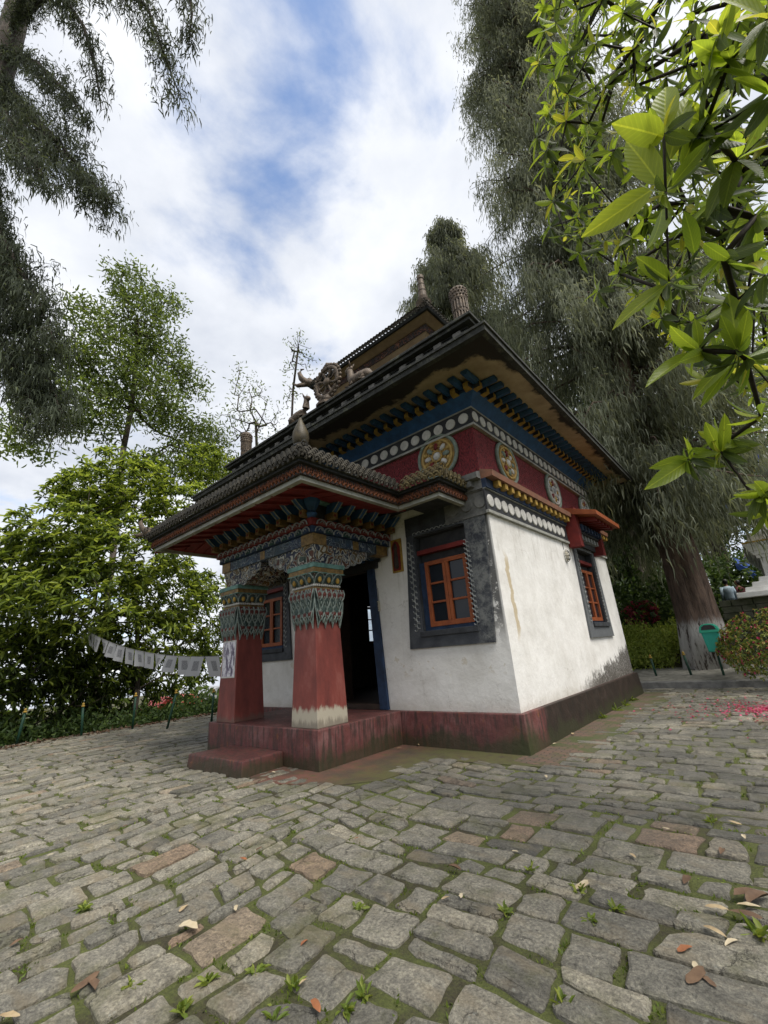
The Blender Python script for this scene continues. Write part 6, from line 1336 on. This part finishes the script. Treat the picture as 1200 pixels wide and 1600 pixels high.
for a, b_, z0, z1 in ((2.17,2.19,3.5,3.6),(2.23,2.27,3.602,3.72),(2.31,2.38,3.722,3.88),(2.4,2.4,3.882,3.97)): s = MB(); s.frustum(sx, sy, a, z0, b_, z1); s.build('cornice_step', MT['lime'], st, bevel=.015)
s = MB(); s.frustum(sx, sy, 2.412, 3.972, 2.412, 4.02); s.build('yellow_line', MT['ball'], st)
for k in range(4): s = MB(); s.frustum(sx, sy, 2.25-.27*k, 4.022+.3*k, 2.22-.27*k, 4.32+.3*k); s.build('upper_step', MT['lime'], st, bevel=.02)
s = MB(); s.lathe([(.95,5.2),(1.15,5.6),(1.3,6.5),(1.3,6.9),(1.0,7.3),(.5,7.5)], (sx, sy, 0), 28); s.build('dome', MT['lime'], st, smooth=True)
s = MB(); s.frustum(sx, sy, .45, 7.45, .45, 7.85); s.build('harmika', MT['ball'], st); s = MB(); s.lathe([(.4,7.85)] + [(.38-.02*k+(.03 if k % 2 else 0), 7.9+.13*k) for k in range(13)] + [(.05,9.7)], (sx, sy, 0), 16); s.build('spire', MT['gold'], st)
def person(x, y, z, face, shirt, trousers, skin, hair, label, h=1.68, arm=.0):
    t = thing('person', label, 'person', (x, y, z), 'people on the terrace'); ca_, sa_ = math.cos(face), math.sin(face)
    W_ = lambda a, b_, c: (x + (a*ca_ - b_*sa_)*h, y + (a*sa_ + b_*ca_)*h, z + c*h)
    b_ = MB()
    for sg in (-1, 1):
        b_.tube([W_(sg*.055,0,.50),W_(sg*.062,.01,.28),W_(sg*.06,-.005,.045)], [.055*h,.038*h,.026*h], 8); b_.tube([W_(sg*.06,-.02,.022),W_(sg*.062,.075,.016)], [.028*h,.02*h], 7)
    b_.tube([W_(0,0,.47),W_(0,.0,.55),W_(0,0,.66),W_(0,0,.76),W_(0,0,.815),W_(0,0,.84),W_(0,.005,.87)], [.09*h,.088*h,.095*h,.108*h,.075*h,.034*h,.03*h], 12)
    b_.ell(W_(0,.012,.925), (.046*h,.052*h,.068*h), None, 12, 9); b_.ell(W_(0,.062,.918), (.010*h,.012*h,.012*h), None, 6, 5)
    for sg in (-1, 1):
        hnd = W_(sg*(.15), .03+arm, .46); b_.tube([W_(sg*.105,0,.80),W_(sg*.135,-.01,.64),hnd], [.036*h,.028*h,.018*h], 8); b_.ell(W_(sg*.152,.04+arm,.435), (.016*h,.022*h,.03*h), None, 7, 5)
        for q in range(4): b_.tube([W_(sg*.152,.02+.012*q+arm,.42), W_(sg*.15,.024+.012*q+arm,.385+.004*q)], [.006*h,.004*h], 5)
        b_.tube([W_(sg*.146,.06+arm,.435), W_(sg*.138,.068+arm,.41)], [.006*h,.004*h], 5)
        b_.ell(W_(sg*.047,.01,.92), (.008*h,.012*h,.018*h), None, 6, 5)
    b_.build('body', skin, t, smooth=True)
    b_ = MB(); b_.tube([W_(0,0,.46),W_(0,0,.55),W_(0,0,.66),W_(0,0,.76),W_(0,0,.812),W_(0,0,.835)], [.098*h,.098*h,.104*h,.117*h,.084*h,.042*h], 12)
    for sg in (-1, 1): b_.tube([W_(sg*.095,0,.805),W_(sg*.135,-.01,.64),W_(sg*.148,.02+arm,.5)], [.046*h,.038*h,.028*h], 8)
    b_.build('shirt', shirt, t, smooth=True); b_ = MB()
    for sg in (-1, 1): b_.tube([W_(sg*.05,0,.52),W_(sg*.062,.01,.28),W_(sg*.06,-.005,.04)], [.066*h,.046*h,.036*h], 8)
    b_.build('trousers', trousers, t, smooth=True); b_ = MB(); b_.ell(W_(0,-.016,.94), (.055*h,.055*h,.064*h), None, 12, 8); b_.build('hair', hair, t, smooth=True)
sk = mat('skin', (.30,.17,.11), (.26,.14,.09), 8, .6, 0); hr = mat('black hair', (.012,.011,.01), (.02,.018,.016), 8, .5, 0)
pp = aty(1132, 908, 22.5); person(pp[0], pp[1], 2.3-.62, .4, mat('pale blue shirt', (.42,.52,.60), (.32,.42,.5), 5, .8, .1), mat('navy trousers', (.03,.035,.06), (.02,.024,.04), 5, .8, 0), sk, hr, 'person in a pale blue shirt seen from behind left of the stupa')
pp = aty(1152, 912, 24); person(pp[0], pp[1], 1.7, 1.2, mat('maroon top', (.12,.03,.035), (.08,.02,.025), 5, .8, .1), MT['black'], sk, hr, 'person in a maroon top half hidden behind the stupa base')
pp = aty(1098, 915, 25); person(pp[0], pp[1], 1.6, -1.9, mat('dark grey jacket', (.06,.06,.065), (.04,.04,.045), 5, .8, .1), MT['navy'], sk, hr, 'person in a dark jacket just right of the cypress trunk')
# blue awning of a stall behind the people
aw = thing('stall_awning', 'tilted blue awning with patterned cloths behind the stupa', 'awning', (.6, 25.6, 1.7)); c0 = aty(1150, 885, 25.5); c1 = aty(1176, 902, 25.5)
s = MB(); s.hexa([(c0[0],25.5,c0[2]-.12),(c1[0]+.1,25.5,c1[2]-.12),(c1[0]+.2,27,c1[2]+.3),(c0[0],27,c0[2]+.3),(c0[0],25.5,c0[2]+.22),(c1[0]+.1,25.5,c1[2]+.22),(c1[0]+.2,27,c1[2]+.6),(c0[0],27,c0[2]+.6)]); s.build('canopy', mat('blue tarpaulin', (.03,.08,.30), (.02,.05,.2), 3, .5), aw)
s = MB(); s.hexa([(c0[0]+.3,26,c0[2]+.2),(c1[0]+.6,26,c1[2]+.3),(c1[0]+.7,26.3,c1[2]+.35),(c0[0]+.4,26.3,c0[2]+.25),(c0[0]+.5,26,c0[2]+.75),(c1[0]+.9,26,c1[2]+.8),(c1[0]+1,26.3,c1[2]+.85),(c0[0]+.6,26.3,c0[2]+.8)]); s.build('cloth', MT['orn'], aw)
for x in (c0[0]+.1, c1[0]): s = MB(); s.tube([(x,25.7,1.6),(x,25.7,c1[2])], .03, 6); s.build('pole', MT['grey'], aw)
# coloured flags strung above the terrace
fa2, fb2 = aty(1112, 802, 24), aty(1180, 715, 24); cf = thing('coloured_flag_line', 'short string of red, blue and yellow flags over the terrace', 'flags', tuple(fa2)); s = MB(); s.tube([fa2 + (fb2-fa2)*k for k in np.linspace(-.3, 1.3, 9)], .012, 4); s.build('cord', MT['grey'], cf)
for k, (sx_, cc) in enumerate(((.08,(.08,.14,.08)),(.2,(.12,.18,.40)),(.34,(.5,.48,.42)),(.47,(.55,.10,.08)),(.72,(.5,.52,.56)),(.8,(.45,.33,.05)),(1.0,(.12,.15,.4)))):
    a = fa2 + (fb2-fa2)*sx_; b_ = a + (fb2-fa2)*.09; s = MB(); s.add([a, b_, b_ + np.array([.08,.05,-.42]), a + np.array([.1,-.05,-.40])], [(0,1,2,3)]); o_ = s.build('flag', mat('flag cloth', cc, None, 5, .8, 0), cf); o_.modifiers.new('t', 'SOLIDIFY').thickness = .01
# ------------------------------------------------------------------ roofs down the valley at left
def hut(px, py, d, w_, h, wallc, roofc, lab):
    c = at(px, py, d); t = thing('hut', lab, 'hut', (c[0], c[1], c[2]-h*2), 'roofs down in the valley'); s = MB(); s.box(c[0]-w_, c[0]+w_, c[1]-w_, c[1]+w_, c[2]-h*3, c[2]); s.build('wall', mat('hut wall', wallc), t)
    s = MB(); s.prism([(-w_*1.25,0),(w_*1.25,0),(0,h)], lambda u, v, q: (c[0]+q, c[1]+u, c[2]+v), -w_*1.2, w_*1.2); s.build('roof', mat('hut roof', roofc, None, 2, .5), t)
    for q in (-.5, .4): s = MB(); s.box(c[0]+w_, c[0]+w_+.04, c[1]+q*w_-.3, c[1]+q*w_+.3, c[2]-1.5, c[2]-.5); s.build('window', MT['glass'], t)
    s = MB(); s.box(c[0]+w_, c[0]+w_+.05, c[1]-.1*w_-.4, c[1]-.1*w_+.4, c[2]-h*3, c[2]-h*3+2); s.build('door', MT['wood'], t)
hut(252, 1112, 30, 1.0, 1.0, (.4,.38,.36), (.42,.06,.05), 'hut with a red roof seen low through the trees at left'); hut(290, 1100, 40, 1.2, .9, (.15,.25,.18), (.50,.10,.08), 'green hut with a red roof below the porch eave'); hut(312, 1120, 34, 1.0, .7, (.5,.5,.5), (.30,.42,.62), 'hut with a pale blue roof beside the last post'); hut(318, 1090, 60, 4.0, 1.5, (.42,.42,.42), (.36,.37,.38), 'long grey building far behind the posts')
# ------------------------------------------------------------------ weeds, moss tufts, fallen leaves, petals
sj = []
for s_ in sel[:520]:
    q = s_[1]; i = random.randrange(len(q)); j = (i+1) % len(q); a, b_ = np.array(q[i]), np.array(q[j])
    for k in range(random.randint(2, 7)): p_ = a + (b_-a)*random.random(); sj.append((p_[0], p_[1], -.022))
sj = np.array(sj); Q = np.repeat(sj, 7, 0) + rng.normal(size=(len(sj)*7, 3))*np.array([.022,.022,0]); D = rdir(len(Q))*.7 + np.array([0,0,.55]); Ls = rng.uniform(.012,.035,len(Q))
link('moss', leaves('moss', Q, D, Ls, Ls*.45, MT['lf_bank'], np.clip(rng.normal(.45,.2,len(Q)),0,1), SH4), None, kind='stuff', label='moss and tiny grass growing in the paving joints', cat='moss')
def weed(x, y, n, L, lab, m_='lf_bank', z=0., wid=.34):
    t = thing('weed', lab, 'weed', (x, y, z), 'small weeds in the paving'); P = np.tile(np.array([x, y, z]), (n, 1)) + rng.normal(size=(n, 3))*np.array([.012,.012,0]); D = rdir(n)*np.array([1,1,.5]) + np.array([0,0,.45])
    link('leaf_cluster', leaves('leaf_cluster', P, D, L*rng.uniform(.6,1.1,n), L*wid, MT[m_], rng.uniform(.3,1,n), SH6, up_for(D)), t, kind='stuff')
for i, (px, py) in enumerate(((205,1545),(285,1580),(325,1535),(400,1520),(460,1543),(570,1555),(905,1395),(830,1360),(925,1440),(560,1420),(1110,1285),(790,1425),(960,1420),(130,1420),(430,1590),(540,1580),(880,1570))):
    g = atz(px, py); weed(g[0], g[1], 16, .06, 'tiny green weed sprouting between paving stones')
for i, (px, py, L) in enumerate(((960,1110,.18),(975,1103,.16),(985,1095,.16),(940,1122,.14))):
    g = atz(px, py); weed(g[0]+.03, g[1], 14, L, 'grassy weed at the foot of the side plinth', wid=.14)
g = atz(1190, 1465); weed(g[0], g[1], 22, .10, 'weed among dead leaves at the right edge')
leafmats = [mat('dry leaf tan', (.42,.33,.20), (.28,.20,.11), 12, .7, .2), mat('dry leaf brown', (.16,.10,.06), (.09,.055,.035), 12, .7, .2), mat('dry leaf pale', (.52,.45,.32), (.38,.30,.18), 12, .7, .2), mat('dry leaf rust', (.30,.12,.05), (.2,.08,.04), 12, .7, .2)]
dl = {}
def dry_mesh(k, m_):
    if (k, m_) in dl: return dl[k, m_]
    r2 = np.random.default_rng(k); V = BV.copy(); V[:, 1] *= .34*r2.uniform(.8, 1.3); cu = r2.uniform(-.5, .6); V[:, 2] = .05*np.sin(V[:, 0]*3.14)*r2.uniform(-.2, 1.2) + np.abs(V[:, 1])*r2.uniform(.1, .8) + .02 + .05*V[:, 0]*r2.uniform(-.2, 1); V[:, 1] += .12*np.sin(V[:, 0]*2.5)*cu; V[:, 1] *= 1 + r2.normal(0, .16, len(V)); V[:, 2] += np.abs(r2.normal(0, .02, len(V)))
    me = fast_mesh('fallen_leaf', V, BF, leafmats[m_], None, True); dl[k, m_] = me; return me
spots = [(900,1392,.15,2,'long pale dry leaf lying left of the mossy gap near the right'),(700,1355,.12,1,'curled brown leaf on the paving in the middle'),(1085,1505,.085,2,'round pale leaf near the bottom right corner'),(1155,1472,.10,2,None),(280,1448,.16,2,'long pale leaf on the paving at lower left'),(280,1427,.09,0,None),(368,1425,.07,2,None),(1075,1370,.14,1,None),(1130,1328,.12,1,'curled brown leaf at the right side of the paving'),(1075,1540,.16,1,'dark withered leaf pointing at the tan stone'),(1170,1415,.2,1,None),(1190,1420,.12,2,None),(1100,1450,.12,0,None),(1140,1425,.12,0,None),(1060,1490,.10,3,None),(1185,1395,.18,1,None),(1195,1440,.16,1,None),(855,1216,.09,2,None),(1160,1290,.10,0,None),(1165,1312,.08,2,None),(985,1335,.08,0,None),(1035,1295,.06,2,None),(720,1405,.06,2,None),(690,1407,.06,0,None),(810,1332,.05,2,None),(35,1468,.09,1,None),(140,1535,.12,1,None),(110,1555,.16,1,None),(500,1585,.10,3,None),(30,1592,.12,0,None),(480,1532,.05,0,None),(85,1335,.06,2,None),(200,1290,.06,1,None),(88,1222,.1,0,None),(25,1222,.09,2,None),(50,1264,.08,2,None),(100,1250,.08,0,None),(430,1208,.09,2,None),(620,1170,.09,0,None),(655,1165,.1,0,None),(895,1148,.11,0,None),(870,1162,.08,2,None),(400,1330,.07,1,None),(385,1345,.09,3,None),(560,1310,.04,3,None),(1120,1545,.08,1,None),(470,1480,.06,3,None),(60,1195,.1,0,None),(130,1205,.09,1,None),(180,1185,.1,0,None),(220,1195,.08,0,None)]
for i, (px, py, L, m_, lab) in enumerate(spots):
    g = atz(px, py, .012); a = random.uniform(0, 6.28); g = g + np.array([0,0,.004])
    link('fallen_leaf', dry_mesh(i % 9, m_), None, Matrix.Translation(Vector(g)) @ Matrix.Rotation(a, 4, 'Z') @ Matrix.Scale(L*.95, 4), label=lab or 'small dry leaf fallen on the stone paving', cat='leaf', group='fallen leaves')
n = 900; g0 = atz(1215, 1112); r = np.abs(rng.normal(0, .75, n)); a = rng.random(n)*6.28; Q = np.stack([g0[0] - .1 + r*np.cos(a), g0[1] + .1 + r*np.sin(a)*1.1, np.full(n, .02)], -1); D = rdir(n)*np.array([1,1,.15])
link('petals', leaves('petals', Q, D, rng.uniform(.03,.06,n), .035, MT['fl_mag'], rng.random(n), SH6, np.tile(np.array([0,0,1.]), (n,1)) + rng.normal(size=(n,3))*.3), None, kind='stuff', label='fallen pink petals on the ground under the azalea bush', cat='petals')
n = 1500; y = rng.uniform(.8, 8.2, n); x = -15.3 + .25*np.abs(rng.normal(size=n)) - .3*rng.random(n); Q = np.stack([x, y, np.full(n, .005)], -1); D = rdir(n)*np.array([1,1,.3])
link('leaf_litter', leaves('leaf_litter', Q, D, rng.uniform(.05,.12,n), .035, leafmats[1], rng.random(n), SH6, np.tile(np.array([0,0,1.]), (n,1)) + rng.normal(size=(n,3))*.4), None, kind='stuff', label='strip of dead leaf litter along the left edge of the paving', cat='leaf litter')
